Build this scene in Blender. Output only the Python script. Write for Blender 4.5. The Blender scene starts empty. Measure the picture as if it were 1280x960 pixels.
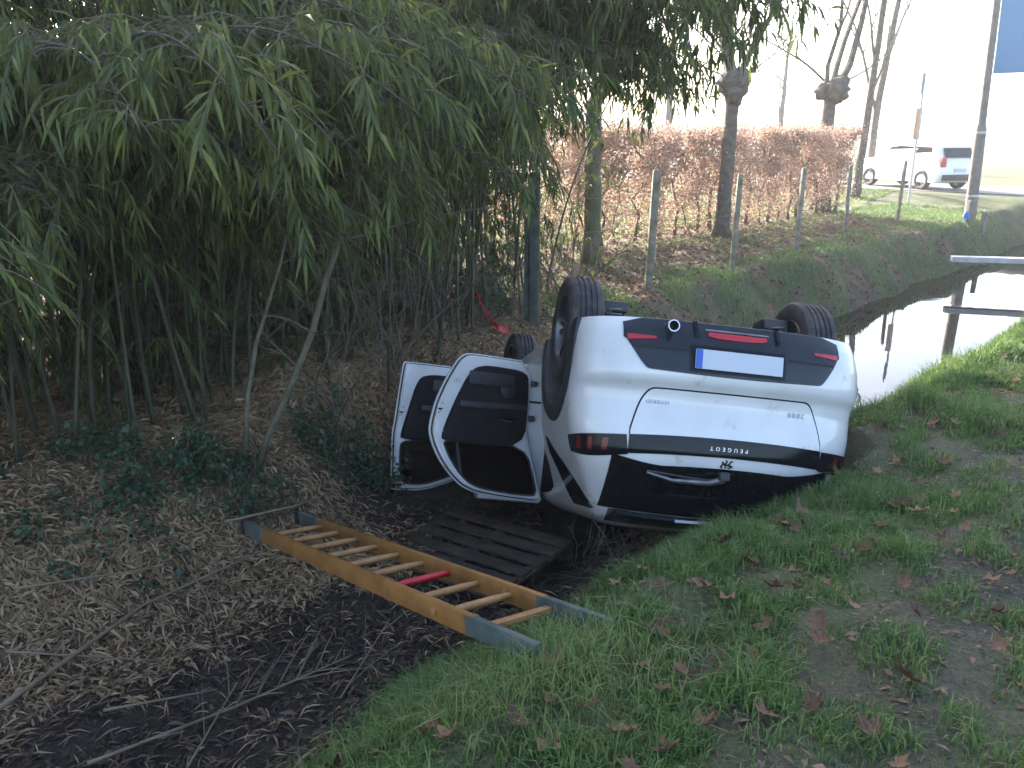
import bpy, bmesh, math, random
import numpy as np
from mathutils import Vector, Matrix, Euler

# ------------------------------------------------------------------ camera, world, sun, exposure
scene = bpy.context.scene
col = scene.collection
R = math.radians
random.seed(7)
rng = np.random.default_rng(7)

cam_data = bpy.data.cameras.new('camera')
cam = bpy.data.objects.new('camera', cam_data); col.objects.link(cam)
cam_data.sensor_width = 36.0
cam_data.lens = 1050.0/1280.0*36.0
cam_data.clip_end = 6000.0
cam.location = (0, 0, 1.7)
cam.rotation_euler = (R(90)-math.atan(315/1050), 0, 0)
scene.camera = cam

SUN_AZ, SUN_EL = R(-24), R(25)
world = bpy.data.worlds.new('World'); scene.world = world; world.use_nodes = True
wn = world.node_tree; wn.nodes.clear()
sky = wn.nodes.new('ShaderNodeTexSky'); sky.sky_type = 'NISHITA'; sky.sun_disc = False
sky.sun_elevation = SUN_EL; sky.sun_rotation = SUN_AZ % (2*math.pi)
sky.air_density = 0.8; sky.dust_density = 3.0; sky.ozone_density = 0.6
bg = wn.nodes.new('ShaderNodeBackground'); bg.inputs['Strength'].default_value = 0.15
wo = wn.nodes.new('ShaderNodeOutputWorld')
wn.links.new(sky.outputs[0], bg.inputs[0]); wn.links.new(bg.outputs[0], wo.inputs[0])

sd = bpy.data.lights.new('sun', 'SUN'); sd.energy = 5.0; sd.angle = R(0.5); sd.color = (1.0, 0.93, 0.82)
sun = bpy.data.objects.new('sun', sd); col.objects.link(sun)
sdir = Vector((math.sin(SUN_AZ)*math.cos(SUN_EL), math.cos(SUN_AZ)*math.cos(SUN_EL), math.sin(SUN_EL)))
sun.rotation_euler = (-sdir).to_track_quat('-Z', 'Y').to_euler()
sun.location = (0, 0, 30)

scene.view_settings.view_transform = 'Standard'
scene.view_settings.look = 'None'
scene.view_settings.exposure = 2.45
scene.view_settings.gamma = 1.0
scene.view_settings.use_curve_mapping = False
scene.cycles.max_bounces = 6; scene.cycles.diffuse_bounces = 3; scene.cycles.glossy_bounces = 3; scene.cycles.transmission_bounces = 4; scene.cycles.transparent_max_bounces = 6; scene.cycles.volume_bounces = 0
scene.render.resolution_x, scene.render.resolution_y = 1024, 768

# ------------------------------------------------------------------ helpers
def tag(o, label=None, cat=None, group=None, kind=None):
    if label: o['label'] = label
    if cat: o['category'] = cat
    if group: o['group'] = group
    if kind: o['kind'] = kind
    return o

def empty(name, loc=(0,0,0), rot=(0,0,0)):
    o = bpy.data.objects.new(name, None); col.objects.link(o)
    o.location = loc; o.rotation_euler = rot; o.empty_display_size = .1
    return o

def npmesh(name, V, F, smooth=False, attrs=None):
    """V (n,3), F (m,k) -> mesh datablock"""
    V = np.asarray(V, np.float32); F = np.asarray(F, np.int32)
    me = bpy.data.meshes.new(name)
    m, k = F.shape
    me.vertices.add(len(V)); me.vertices.foreach_set('co', V.ravel())
    me.loops.add(m*k); me.loops.foreach_set('vertex_index', F.ravel())
    me.polygons.add(m)
    me.polygons.foreach_set('loop_start', np.arange(0, m*k, k, dtype=np.int32))
    if smooth: me.polygons.foreach_set('use_smooth', np.ones(m, bool))
    for a, arr in (attrs or {}).items():
        at = me.attributes.new(a, 'FLOAT', 'POINT'); at.data.foreach_set('value', np.asarray(arr, np.float32))
    me.update(calc_edges=True); me.validate()
    return me

def link(name, me, mat=None, parent=None):
    o = bpy.data.objects.new(name, me); col.objects.link(o)
    if mat and me and not me.materials: me.materials.append(mat)
    if parent: o.parent = parent
    return o

class MB:
    def __init__(s): s.v = []; s.f = []
    def add(s, V, F):
        n = len(s.v); s.v += [tuple(map(float, p)) for p in V]; s.f += [tuple(i+n for i in f) for f in F]; return s
    def box(s, c, size, M=None, bev=0.0):
        hx, hy, hz = [a/2 for a in size]
        bm = bmesh.new(); bmesh.ops.create_cube(bm, size=1.0)
        for v in bm.verts: v.co = Vector((v.co.x*2*hx, v.co.y*2*hy, v.co.z*2*hz))
        if bev > 0: bmesh.ops.bevel(bm, geom=list(bm.edges), offset=bev, segments=2, affect='EDGES', profile=.6)
        M = M or Matrix()
        V = [(M @ v.co)+Vector(c) for v in bm.verts]
        bm.verts.index_update()
        F = [[v.index for v in f.verts] for f in bm.faces]; bm.free()
        return s.add(V, F)
    def tube(s, path, rad, n=8, cap=True):
        P = [Vector(p) for p in path]; m = len(P)
        if not hasattr(rad, '__len__'): rad = [rad]*m
        V = []; F = []; up = Vector((0.13, 0.21, 0.97)); prev = None
        for i in range(m):
            d = (P[min(i+1, m-1)]-P[max(i-1, 0)]);
            if d.length < 1e-9: d = Vector((0,0,1))
            d.normalize()
            if prev is None:
                a = d.cross(up)
                if a.length < .05: a = d.cross(Vector((1,0,0)))
            else: a = prev - d*prev.dot(d)
            a.normalize(); prev = a; b = d.cross(a)
            for k in range(n):
                t = 2*math.pi*k/n; V.append(P[i]+(a*math.cos(t)+b*math.sin(t))*rad[i])
        for i in range(m-1):
            for k in range(n): F.append((i*n+k, i*n+(k+1)%n, (i+1)*n+(k+1)%n, (i+1)*n+k))
        if cap: F.append(tuple(range(n-1, -1, -1))); F.append(tuple((m-1)*n+k for k in range(n)))
        return s.add(V, F)
    def lathe(s, prof, n=32, axis='y', closed=False):
        """prof: list of (radius, height along axis)"""
        V = []; F = []; m = len(prof)
        for r, h in prof:
            for k in range(n):
                t = 2*math.pi*k/n; c, q = r*math.cos(t), r*math.sin(t)
                V.append((c, h, q) if axis == 'y' else (c, q, h))
        for i in range(m if closed else m-1):
            j = (i+1) % m
            for k in range(n): F.append((i*n+k, i*n+(k+1)%n, j*n+(k+1)%n, j*n+k))
        return s.add(V, F)
    def prism(s, poly, y0, y1):
        """poly in (x,z) extruded along y"""
        n = len(poly)
        V = [(x, y0, z) for x, z in poly]+[(x, y1, z) for x, z in poly]
        F = [tuple(range(n)), tuple(range(2*n-1, n-1, -1))]+[(i, i+n, (i+1)%n+n, (i+1)%n) for i in range(n)]
        return s.add(V, F)
    def mesh(s, name, smooth=False, fix=True):
        me = bpy.data.meshes.new(name); me.from_pydata(s.v, [], s.f); me.update()
        if fix:
            bm = bmesh.new(); bm.from_mesh(me); bmesh.ops.recalc_face_normals(bm, faces=bm.faces); bm.to_mesh(me); bm.free()
        if smooth:
            for p in me.polygons: p.use_smooth = True
            if smooth != 'all':
                me.set_sharp_from_angle(angle=R(smooth if smooth is not True else 40))
        return me
    def build(s, name, mat, parent=None, smooth=False, fix=True):
        return link(name, s.mesh(name, smooth, fix), mat, parent)

def noise2(X, Y, seed, freq, octaves=3):
    r = np.random.default_rng(seed); out = np.zeros_like(X, dtype=float); amp = 1.0; tot = 0
    for o in range(octaves):
        for k in range(5):
            a = r.uniform(0, 2*np.pi); fr = freq*r.uniform(.7, 1.4)*2**o
            out += amp*np.sin((X*np.cos(a)+Y*np.sin(a))*fr+r.uniform(0, 6.28)+1.3*np.sin((X*np.sin(a)-Y*np.cos(a))*fr*.6+r.uniform(0, 6.28)))
        tot += amp*2.2; amp *= .55
    return out/tot
def sm(a, b, x):
    t = np.clip((np.asarray(x, float)-a)/(b-a), 0, 1); return t*t*(3-2*t)

# ------------------------------------------------------------------ materials
def mat(name, c1, c2=None, scale=6.0, rough=.6, metal=0.0, bump=0.0, bscale=None, attr=None, objrand=0.0, transl=0.0, coat=0.0, spec=.5, ramp=(.35, .65), rough2=None, emit=None, detail=4):
    m = bpy.data.materials.new(name); m.use_nodes = True
    nt = m.node_tree; b = nt.nodes['Principled BSDF']; L = nt.links
    b.inputs['Roughness'].default_value = rough; b.inputs['Metallic'].default_value = metal
    b.inputs['Specular IOR Level'].default_value = spec
    b.inputs['Coat Weight'].default_value = coat; b.inputs['Coat Roughness'].default_value = .05
    csock = None
    if c2 is None:
        b.inputs['Base Color'].default_value = (*c1, 1)
    else:
        mx = nt.nodes.new('ShaderNodeMix'); mx.data_type = 'RGBA'
        mx.inputs[6].default_value = (*c1, 1); mx.inputs[7].default_value = (*c2, 1)
        if attr:
            at = nt.nodes.new('ShaderNodeAttribute'); at.attribute_name = attr; fac = at.outputs['Fac']
            if objrand:
                oi = nt.nodes.new('ShaderNodeObjectInfo'); ma = nt.nodes.new('ShaderNodeMath'); ma.operation = 'MULTIPLY_ADD'; ma.inputs[1].default_value = objrand
                L.new(oi.outputs['Random'], ma.inputs[0]); L.new(fac, ma.inputs[2]); ma.use_clamp = True; fac = ma.outputs[0]
        else:
            tc = nt.nodes.new('ShaderNodeTexCoord')
            no = nt.nodes.new('ShaderNodeTexNoise'); no.inputs['Scale'].default_value = scale; no.inputs['Detail'].default_value = detail
            L.new(tc.outputs['Object'], no.inputs['Vector'])
            mr = nt.nodes.new('ShaderNodeMapRange'); mr.inputs[1].default_value = ramp[0]; mr.inputs[2].default_value = ramp[1]
            L.new(no.outputs['Fac'], mr.inputs[0]); fac = mr.outputs[0]
            if objrand:
                oi = nt.nodes.new('ShaderNodeObjectInfo'); ma = nt.nodes.new('ShaderNodeMath'); ma.operation = 'MULTIPLY_ADD'; ma.inputs[1].default_value = objrand; ma.inputs[2].default_value = -.1
                m0 = nt.nodes.new('ShaderNodeMath'); m0.operation = 'MULTIPLY'; m0.inputs[1].default_value = .5; L.new(fac, m0.inputs[0])
                m3 = nt.nodes.new('ShaderNodeMath'); m3.operation = 'ADD'; m3.use_clamp = True; L.new(oi.outputs['Random'], ma.inputs[0]); L.new(ma.outputs[0], m3.inputs[0]); L.new(m0.outputs[0], m3.inputs[1]); fac = m3.outputs[0]
        L.new(fac, mx.inputs[0]); L.new(mx.outputs[2], b.inputs['Base Color']); csock = mx.outputs[2]
        if rough2 is not None:
            m2 = nt.nodes.new('ShaderNodeMapRange'); m2.inputs[3].default_value = rough; m2.inputs[4].default_value = rough2
            L.new(fac, m2.inputs[0]); L.new(m2.outputs[0], b.inputs['Roughness'])
    if bump:
        tc2 = nt.nodes.new('ShaderNodeTexCoord'); n2 = nt.nodes.new('ShaderNodeTexNoise'); n2.inputs['Scale'].default_value = bscale or scale*3; n2.inputs['Detail'].default_value = 6
        bp = nt.nodes.new('ShaderNodeBump'); bp.inputs['Strength'].default_value = bump; bp.inputs['Distance'].default_value = .02
        L.new(tc2.outputs['Object'], n2.inputs['Vector']); L.new(n2.outputs['Fac'], bp.inputs['Height']); L.new(bp.outputs[0], b.inputs['Normal'])
    if transl:
        out = nt.nodes['Material Output']; tr = nt.nodes.new('ShaderNodeBsdfTranslucent'); ms = nt.nodes.new('ShaderNodeMixShader')
        ms.inputs[0].default_value = transl
        if csock: L.new(csock, tr.inputs[0])
        else: tr.inputs[0].default_value = (*c1, 1)
        L.new(b.outputs[0], ms.inputs[1]); L.new(tr.outputs[0], ms.inputs[2]); L.new(ms.outputs[0], out.inputs[0])
    if emit:
        b.inputs['Emission Color'].default_value = (*emit[0], 1); b.inputs['Emission Strength'].default_value = emit[1]
    return m

M = {}
M['paint'] = mat('white_paint', (.62,.615,.60), (.53,.52,.50), scale=3, rough=.28, coat=.8, ramp=(.4,.75))
def add_mud(m, colr, scale, lo, hi, rough):
    nt = m.node_tree; b = nt.nodes['Principled BSDF']; L = nt.links; src = b.inputs['Base Color'].links[0].from_socket
    tc = nt.nodes.new('ShaderNodeTexCoord'); n1 = nt.nodes.new('ShaderNodeTexNoise'); n1.inputs['Scale'].default_value = scale; n1.inputs['Detail'].default_value = 8; n1.inputs['Roughness'].default_value = .65
    L.new(tc.outputs['Object'], n1.inputs['Vector']); mr = nt.nodes.new('ShaderNodeMapRange'); mr.inputs[1].default_value = lo; mr.inputs[2].default_value = hi; L.new(n1.outputs['Fac'], mr.inputs[0])
    mx = nt.nodes.new('ShaderNodeMix'); mx.data_type = 'RGBA'; L.new(mr.outputs[0], mx.inputs[0]); L.new(src, mx.inputs[6]); mx.inputs[7].default_value = (*colr, 1); L.new(mx.outputs[2], b.inputs['Base Color'])
    m2 = nt.nodes.new('ShaderNodeMapRange'); m2.inputs[3].default_value = b.inputs['Roughness'].default_value; m2.inputs[4].default_value = rough; L.new(mr.outputs[0], m2.inputs[0]); L.new(m2.outputs[0], b.inputs['Roughness'])
add_mud(M['paint'], (.30,.24,.17), 5.5, .63, .80, .8)
M['gloss_black'] = mat('gloss_black', (.006,.007,.009), rough=.12, spec=.22)
M['dark_glass'] = mat('dark_glass', (.006,.007,.008), rough=.04)
M['plastic'] = mat('black_plastic', (.018,.018,.02), (.03,.03,.032), scale=40, rough=.5, bump=.05, bscale=300)
M['piano'] = mat('bumper_plastic', (.010,.012,.017), (.016,.018,.024), scale=4, rough=.16, spec=.4)
M['trim'] = mat('door_trim', (.008,.008,.009), (.013,.013,.014), scale=20, rough=.7, spec=.2)
M['rubber'] = mat('tyre_rubber', (.022,.022,.025), (.075,.065,.052), ramp=(.45,.75), scale=11, rough=.75, bump=.08, bscale=80)
M['rim'] = mat('dark_alloy', (.09,.09,.10), (.14,.14,.15), scale=8, rough=.35, metal=.8)
M['chrome'] = mat('chrome', (.5,.5,.51), rough=.15, metal=1)
M['steel'] = mat('steel', (.25,.25,.25), (.16,.14,.13), scale=12, rough=.45, metal=.8)
M['under'] = mat('underbody', (.03,.03,.03), (.07,.06,.05), scale=7, rough=.8, bump=.2)
M['red_lens'] = mat('red_lens', (.42,.008,.016), rough=.18, coat=.5)
M['plate'] = mat('plate_white', (.46,.49,.53), rough=.4)
M['plate_blue'] = mat('plate_blue', (.02,.09,.42), rough=.4)
M['seat'] = mat('seat_fabric', (.03,.03,.032), (.05,.05,.05), scale=30, rough=.9)
M['dark_red'] = mat('dim_lens', (.12,.008,.010), rough=.2)
M['seam'] = mat('seam_dark', (.01,.01,.01), rough=.8)
def glassmat(nm, tint):
    m = bpy.data.materials.new(nm); m.use_nodes = True; nt = m.node_tree
    g = nt.nodes.new('ShaderNodeBsdfGlossy'); g.inputs['Roughness'].default_value = .02
    t = nt.nodes.new('ShaderNodeBsdfTransparent'); t.inputs[0].default_value = tint
    fr = nt.nodes.new('ShaderNodeFresnel'); fr.inputs[0].default_value = 1.45
    ms = nt.nodes.new('ShaderNodeMixShader'); nt.links.new(fr.outputs[0], ms.inputs[0]); nt.links.new(t.outputs[0], ms.inputs[1]); nt.links.new(g.outputs[0], ms.inputs[2])
    nt.links.new(ms.outputs[0], nt.nodes['Material Output'].inputs[0]); return m
M['glass'] = glassmat('tinted_glass', (.42,.45,.44,1)); M['shade_tint'] = glassmat('shade_tint_glass', (.10,.11,.11,1))  # rear door pane: darkness of the ditch and cabin behind put into its tint
M['wood_rail'] = mat('varnished_wood', (.31,.14,.036), (.15,.062,.02), scale=7, ramp=(.42,.8), rough=.4, bump=.1, bscale=40, coat=.2)
M['wood_rung'] = mat('rung_wood', (.40,.20,.07), (.30,.14,.05), scale=14, rough=.5, bump=.1)
M['red_paint'] = mat('red_rung', (.50,.012,.02), (.36,.01,.015), scale=20, rough=.4)
M['grey_paint'] = mat('grey_green_paint', (.085,.115,.105), (.05,.07,.065), scale=14, rough=.5, bump=.1)
M['black_metal'] = mat('black_metal', (.02,.022,.028), (.05,.05,.055), scale=20, rough=.4, metal=.6)
M['pallet'] = mat('wet_pallet_wood', (.085,.060,.045), (.045,.032,.024), scale=8, rough=.6, bump=.3, bscale=30)
M['concrete'] = mat('post_concrete', (.27,.25,.21), (.13,.13,.09), scale=7, rough=.9, bump=.4, bscale=40)
M['postwood'] = mat('post_weathered', (.10,.105,.09), (.05,.065,.045), scale=9, rough=.9, bump=.4, bscale=30)
M['wire'] = mat('rusty_wire', (.12,.10,.09), rough=.6, metal=.4)
add_mud(M['wood_rail'], (.10,.065,.035), 6, .58, .75, .7); add_mud(M['grey_paint'], (.12,.10,.075), 9, .52, .7, .8); add_mud(M['wood_rung'], (.12,.08,.05), 12, .58, .75, .7); add_mud(M['rubber'], (.13,.105,.08), 14, .58, .78, .9)
M['culm'] = mat('bamboo_culm', (.018,.036,.018), (.08,.070,.045), objrand=.75, scale=1.4, rough=.5, ramp=(.35,.7), detail=2)
M['bleaf'] = mat('bamboo_leaf', (.009,.031,.016), (.17,.20,.048), attr='tint', objrand=.30, rough=.5, transl=.38, spec=.35)
M['bark'] = mat('grey_bark', (.13,.11,.085), (.07,.06,.045), scale=8, rough=.9, bump=.5, bscale=30)
M['sapbark'] = mat('sapling_bark', (.15,.135,.09), (.085,.078,.05), scale=10, rough=.8, bump=.3)
M['twig'] = mat('bare_twig', (.14,.115,.085), (.09,.07,.055), scale=6, rough=.85)
M['moss'] = mat('moss', (.06,.09,.015), (.10,.13,.02), scale=20, rough=1, bump=.4)
M['beech'] = mat('dry_beech_leaf', (.30,.19,.145), (.46,.34,.27), attr='tint', rough=.7, transl=.45)
M['ivy'] = mat('ivy_leaf', (.022,.062,.028), (.065,.125,.055), attr='tint', rough=.45, transl=.25)
M['grass'] = mat('grass_blade', (.046,.135,.026), (.24,.29,.095), attr='tint', rough=.55, transl=.4)
M['straw'] = mat('dry_straw', (.25,.15,.075), (.62,.45,.26), attr='tint', rough=.8, transl=.2)
M['deadleaf'] = mat('dead_leaf', (.085,.036,.018), (.30,.175,.10), objrand=.8, scale=5, rough=.75, transl=.15, bump=.2, ramp=(.3,.7))
M['deadleaf2'] = mat('dead_leaf_dark', (.055,.024,.014), (.20,.105,.06), objrand=.8, scale=5, rough=.7, transl=.1, bump=.2, ramp=(.3,.7))
M['litter'] = mat('leaf_litter', (.10,.062,.04), (.30,.19,.12), attr='tint', rough=.85, transl=.15)
M['cane'] = mat('dry_cane', (.24,.19,.12), (.16,.12,.075), scale=5, rough=.7)
M['signback'] = mat('sign_back', (.27,.37,.52), (.24,.33,.47), scale=2, rough=.5)
M['pale'] = mat('pale_beam', (.55,.55,.56), (.42,.42,.43), scale=5, rough=.7, bump=.1)
M['polewood'] = mat('pole_wood', (.19,.175,.155), (.12,.11,.10), scale=5, rough=.85, bump=.3)
M['galv'] = mat('galvanised', (.5,.5,.5), (.4,.4,.4), scale=12, rough=.45, metal=.5)
M['orange'] = mat('orange_panel', (.55,.30,.17), rough=.5)
M['blueplastic'] = mat('blue_plastic', (.02,.10,.5), rough=.35)
M['redtape'] = mat('red_tape', (.6,.04,.06), rough=.4, transl=.3)
M['whitecar'] = mat('white_van_paint', (.75,.75,.76), rough=.3, coat=.5)

# ------------------------------------------------------------------ place: ditch frame, ground heights
A0 = np.array([.4, 5.5]); DD = np.array([.68, .73])/math.hypot(.68, .73); NN = np.array([-DD[1], DD[0]])
def so(X, Y):
    qx, qy = np.asarray(X, float)-A0[0], np.asarray(Y, float)-A0[1]
    return qx*DD[0]+qy*DD[1], qx*NN[0]+qy*NN[1]
def xy(s, o): return A0[0]+DD[0]*s+NN[0]*o, A0[1]+DD[1]*s+NN[1]*o
WATER_Z = -1.38
def ground0(X, Y):
    X = np.asarray(X, float); Y = np.asarray(Y, float)
    s, o = so(X, Y)
    near = 1-sm(-1.4, .2, s)
    wob = .12*np.sin(s*.9+.4)+.07*np.sin(s*2.3)
    lf = 1.95-.85*near+wob*.6; lc = 3.05-.2*near+wob
    zl = -.5-.12*near
    zb = -1.38-.24*sm(3.6, 5.5, s)+.05*near
    rc, rf = -1.80+wob*.7, -.15+wob*.4
    z = np.zeros_like(o)
    z = -.10*sm(-3.0, rc, o)
    t = np.clip((o-rc)/(rf-rc), 0, 1); tt = .55*t+.45*t*t*(3-2*t)
    z = np.where(o > rc, -.10+(zb+.10)*tt, z)
    t = np.clip((o-lf)/(lc-lf), 0, 1); tt = .35*t+.65*t*t*(3-2*t)
    z = np.where(o > rf, zb+(zl-zb)*tt, z)
    z = np.where(o > lc, zl+.12*sm(lc, 7.0, o), z)
    fill = sm(24, 25.2, s)
    flat = -.10*(o < 0)-.36*(o >= 0)*sm(0, 4, o)-.1*(o >= 0)
    z = z*(1-fill)+fill*(-.22)
    dist = np.hypot(X, Y)
    namp = np.where(dist < 40, 1., 0.)*(1-fill)
    z = z-.17*np.exp(-(((X-1.6)/.6)**2+((Y-4.3)/.6)**2))*(o < -.6)
    mound = noise2(X, Y, 3, 2.2, 3)*.035+noise2(X, Y, 4, 9, 2)*.012
    z = z+mound*namp*(1+.8*sm(.5, 1.5, o))
    return z

# ------------------------------------------------------------------ overturned car: shape functions (needed for the dent it makes in the ground)
CAR_ROT = (R(188.1), R(21.1), R(98.5)); CAR_LOC = (1.214, 5.582, .582)
CARM = Matrix.Translation(CAR_LOC) @ Euler(CAR_ROT, 'XYZ').to_matrix().to_4x4()
TZ = np.array([.20,.26,.34,.45,.57,.62,.67,.74,.86,.93,1.02,1.08,1.12,1.36,1.43,1.48,1.515,1.53])
TX = np.array([-.74,-.765,-.81,-.842,-.850,-.838,-.788,-.772,-.785,-.789,-.782,-.762,-.742,-.60,-.53,-.40,-.12,.2])
TW = np.array([.865,.872,.882,.888,.888,.887,.885,.885,.875,.862,.842,.822,.800,.690,.650,.580,.44,.2])
TF = np.array([3.28,3.36,3.41,3.44,3.44,3.43,3.42,3.38,3.25,3.0,2.62,2.44,2.36,1.82,1.64,1.42,1.05,.8])
_zz = np.linspace(.2, 1.53, 400)
def _smooth(tab, w=9):
    a = np.interp(_zz, TZ, tab); k = np.hanning(w*2+1); k /= k.sum()
    return np.convolve(np.pad(a, w, mode='reflect', reflect_type='odd'), k, mode='valid')
_SX, _SW, _SF = _smooth(TX, 5), _smooth(TW), _smooth(TF)
def cX(z): return np.interp(z, _zz, _SX)
def cW(z): return np.interp(z, _zz, _SW)
def cF(z): return np.interp(z, _zz, _SF)
NE = 2.9
def cLr(z): return np.interp(z, [.2, 1.0, 1.15, 1.4, 1.53], [.40, .40, .34, .30, .25])
def rear_pt(y, z):
    """point on the tail at lateral y (|y|<W) and height z"""
    w = cW(z); r = np.clip(np.abs(y)/w, 0, 1)
    x0 = cX(z); L = cLr(z)
    return np.array([x0+L-L*(1-r**NE)**(1/NE), y, z])
def rear_th(th, z):
    w = cW(z); L = cLr(z); x0 = cX(z)
    c, s_ = math.cos(th), math.sin(th)
    return np.array([x0+L-L*max(c, 0)**(2/NE), w*math.copysign(abs(s_)**(2/NE), s_), z])
def th_of(y, z): return math.asin(max(-1, min(1, math.copysign((min(abs(y)/cW(z), 1))**(NE/2), y))))
def ring(z):
    nr, ns, nf = 56, 46, 24
    P = []
    w, x0, xf, L = cW(z), cX(z), cF(z), cLr(z)
    for i in range(nr): P.append(rear_th(-math.pi/2+math.pi*(i+.5)/nr, z))
    Lf = np.interp(z, [.2, .9, 1.1, 1.53], [.75, .8, .45, .25])
    xa, xb = x0+L, xf-Lf
    for i in range(ns): P.append((xa+(xb-xa)*i/(ns-1), w, z))
    for i in range(nf):
        t = math.pi/2-math.pi*(i+.5)/nf
        P.append((xf-Lf+Lf*math.cos(t)**(2/2.4), w*math.copysign(abs(math.sin(t))**(2/2.4), math.sin(t)), z))
    for i in range(ns): P.append((xb+(xa-xb)*i/(ns-1), -w, z))
    return P
def car_shell():
    zs = np.concatenate([np.linspace(.262, .34, 6), np.linspace(.355, 1.12, 44), np.linspace(1.14, 1.40, 10), np.linspace(1.42, 1.53, 9)])
    V = []; F = []
    for z in zs: V += [tuple(p) for p in ring(z)]
    n = len(ring(.5)); m = len(zs)
    for i in range(m-1):
        for k in range(n): F.append((i*n+k, i*n+(k+1)%n, (i+1)*n+(k+1)%n, (i+1)*n+k))
    F.append(tuple(range(n-1, -1, -1))); F.append(tuple((m-1)*n+k for k in range(n)))
    return V, F
SHELL_V, SHELL_F = car_shell()
# doors: hinge (x,y), opening angle, outline (l back from the hinge, z)
RD = dict(h=(1.28, -.855), a=R(73), out=[(-.01,.34),(.50,.335),(.58,.345),(.635,.39),(.68,.47),(.74,.60),(.79,.74),(.815,.88),(.82,.97),(.80,1.06),(.75,1.17),(.67,1.28),(.57,1.37),(.45,1.415),(.2,1.44),(-.12,1.455),(-.10,1.36),(-.03,1.0),(-.01,.9)],
          trim=[(.05,.43),(.40,.42),(.51,.45),(.575,.54),(.635,.68),(.70,.86),(.735,.98),(.735,1.045),(.03,1.045),(.03,.6)],
          win=[(.725,1.02),(.68,1.14),(.61,1.25),(.53,1.33),(.43,1.372),(.2,1.395),(-.03,1.405),(-.06,1.37),(.02,1.02)])
FD = dict(h=(2.38, -.84), a=R(80), out=[(-.01,.34),(1.04,.335),(1.06,.36),(1.075,.6),(1.09,.9),(1.10,.99),(1.095,1.2),(1.09,1.475),(1.06,1.485),(.8,1.475),(.5,1.36),(.2,1.15),(.0,1.0),(-.01,.9)],
          trim=[(.06,.45),(.75,.43),(.89,.46),(.94,.56),(.98,.75),(1.03,.98),(1.03,1.045),(.05,1.045)],
          win=[(1.02,1.035),(1.025,1.2),(1.01,1.38),(.96,1.425),(.8,1.42),(.52,1.31),(.28,1.13),(.16,1.03)])
def tumble(z): return .30*max(0, z-.97)
def door_matrix(d): return Matrix.Translation((d['h'][0], d['h'][1], 0)) @ Matrix.Rotation(d['a'], 4, 'Z')

# envelope of the car's lowest points in plan, for the dent in the ground
ENV_X0, ENV_Y0, ENV_C, ENV_N = -2.0, 3.0, .06, 120
env = np.full((ENV_N, ENV_N), 99.0)
def env_add(P):
    i = ((P[:, 0]-ENV_X0)/ENV_C).astype(int); j = ((P[:, 1]-ENV_Y0)/ENV_C).astype(int)
    ok = (i >= 0) & (i < ENV_N) & (j >= 0) & (j < ENV_N)
    np.minimum.at(env, (i[ok], j[ok]), P[ok, 2])
_cm = np.array(CARM)
def tow(L): L = np.asarray(L, float); return L @ _cm[:3, :3].T+_cm[:3, 3]
_sv = np.array(SHELL_V)
_pp = [_sv]
for z in np.linspace(1.0, 1.53, 24):                                 # fill the roof between its sides
    r_ = np.array(ring(z)); c_ = np.array([1.0, 0, z])
    for t in np.linspace(.1, .95, 12): _pp.append(c_+(r_-c_)*t)
env_add(tow(np.concatenate(_pp)))
for d in (RD, FD):
    dm = door_matrix(d); o_ = np.array(d['out']); pts_ = []
    for k in range(len(o_)):
        a_, b_ = o_[k], o_[(k+1) % len(o_)]
        for t in np.linspace(0, 1, 8):
            q = a_+(b_-a_)*t
            for yy in (-.03, .05): pts_.append(tuple(dm @ Vector((-q[0], yy+tumble(q[1]), q[1]))))
    env_add(tow(pts_))
for _ in range(1):                                                   # dilate
    e2 = env.copy()
    for dx in (-1, 0, 1):
        for dy in (-1, 0, 1): e2 = np.minimum(e2, np.roll(np.roll(env, dx, 0), dy, 1))
    env = e2
def env_at(X, Y):
    i = np.clip(((np.asarray(X)-ENV_X0)/ENV_C).astype(int), 0, ENV_N-1); j = np.clip(((np.asarray(Y)-ENV_Y0)/ENV_C).astype(int), 0, ENV_N-1)
    e = env[i, j]
    inside = (X > ENV_X0) & (X < ENV_X0+ENV_N*ENV_C-.01) & (Y > ENV_Y0) & (Y < ENV_Y0+ENV_N*ENV_C-.01)
    return np.where(inside, e, 99.0)
def ground(X, Y):
    X = np.asarray(X, float); Y = np.asarray(Y, float)
    return np.minimum(ground0(X, Y), env_at(X, Y)-.035)
def gz(x, y): return float(ground(np.array([x]), np.array([y]))[0])

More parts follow.
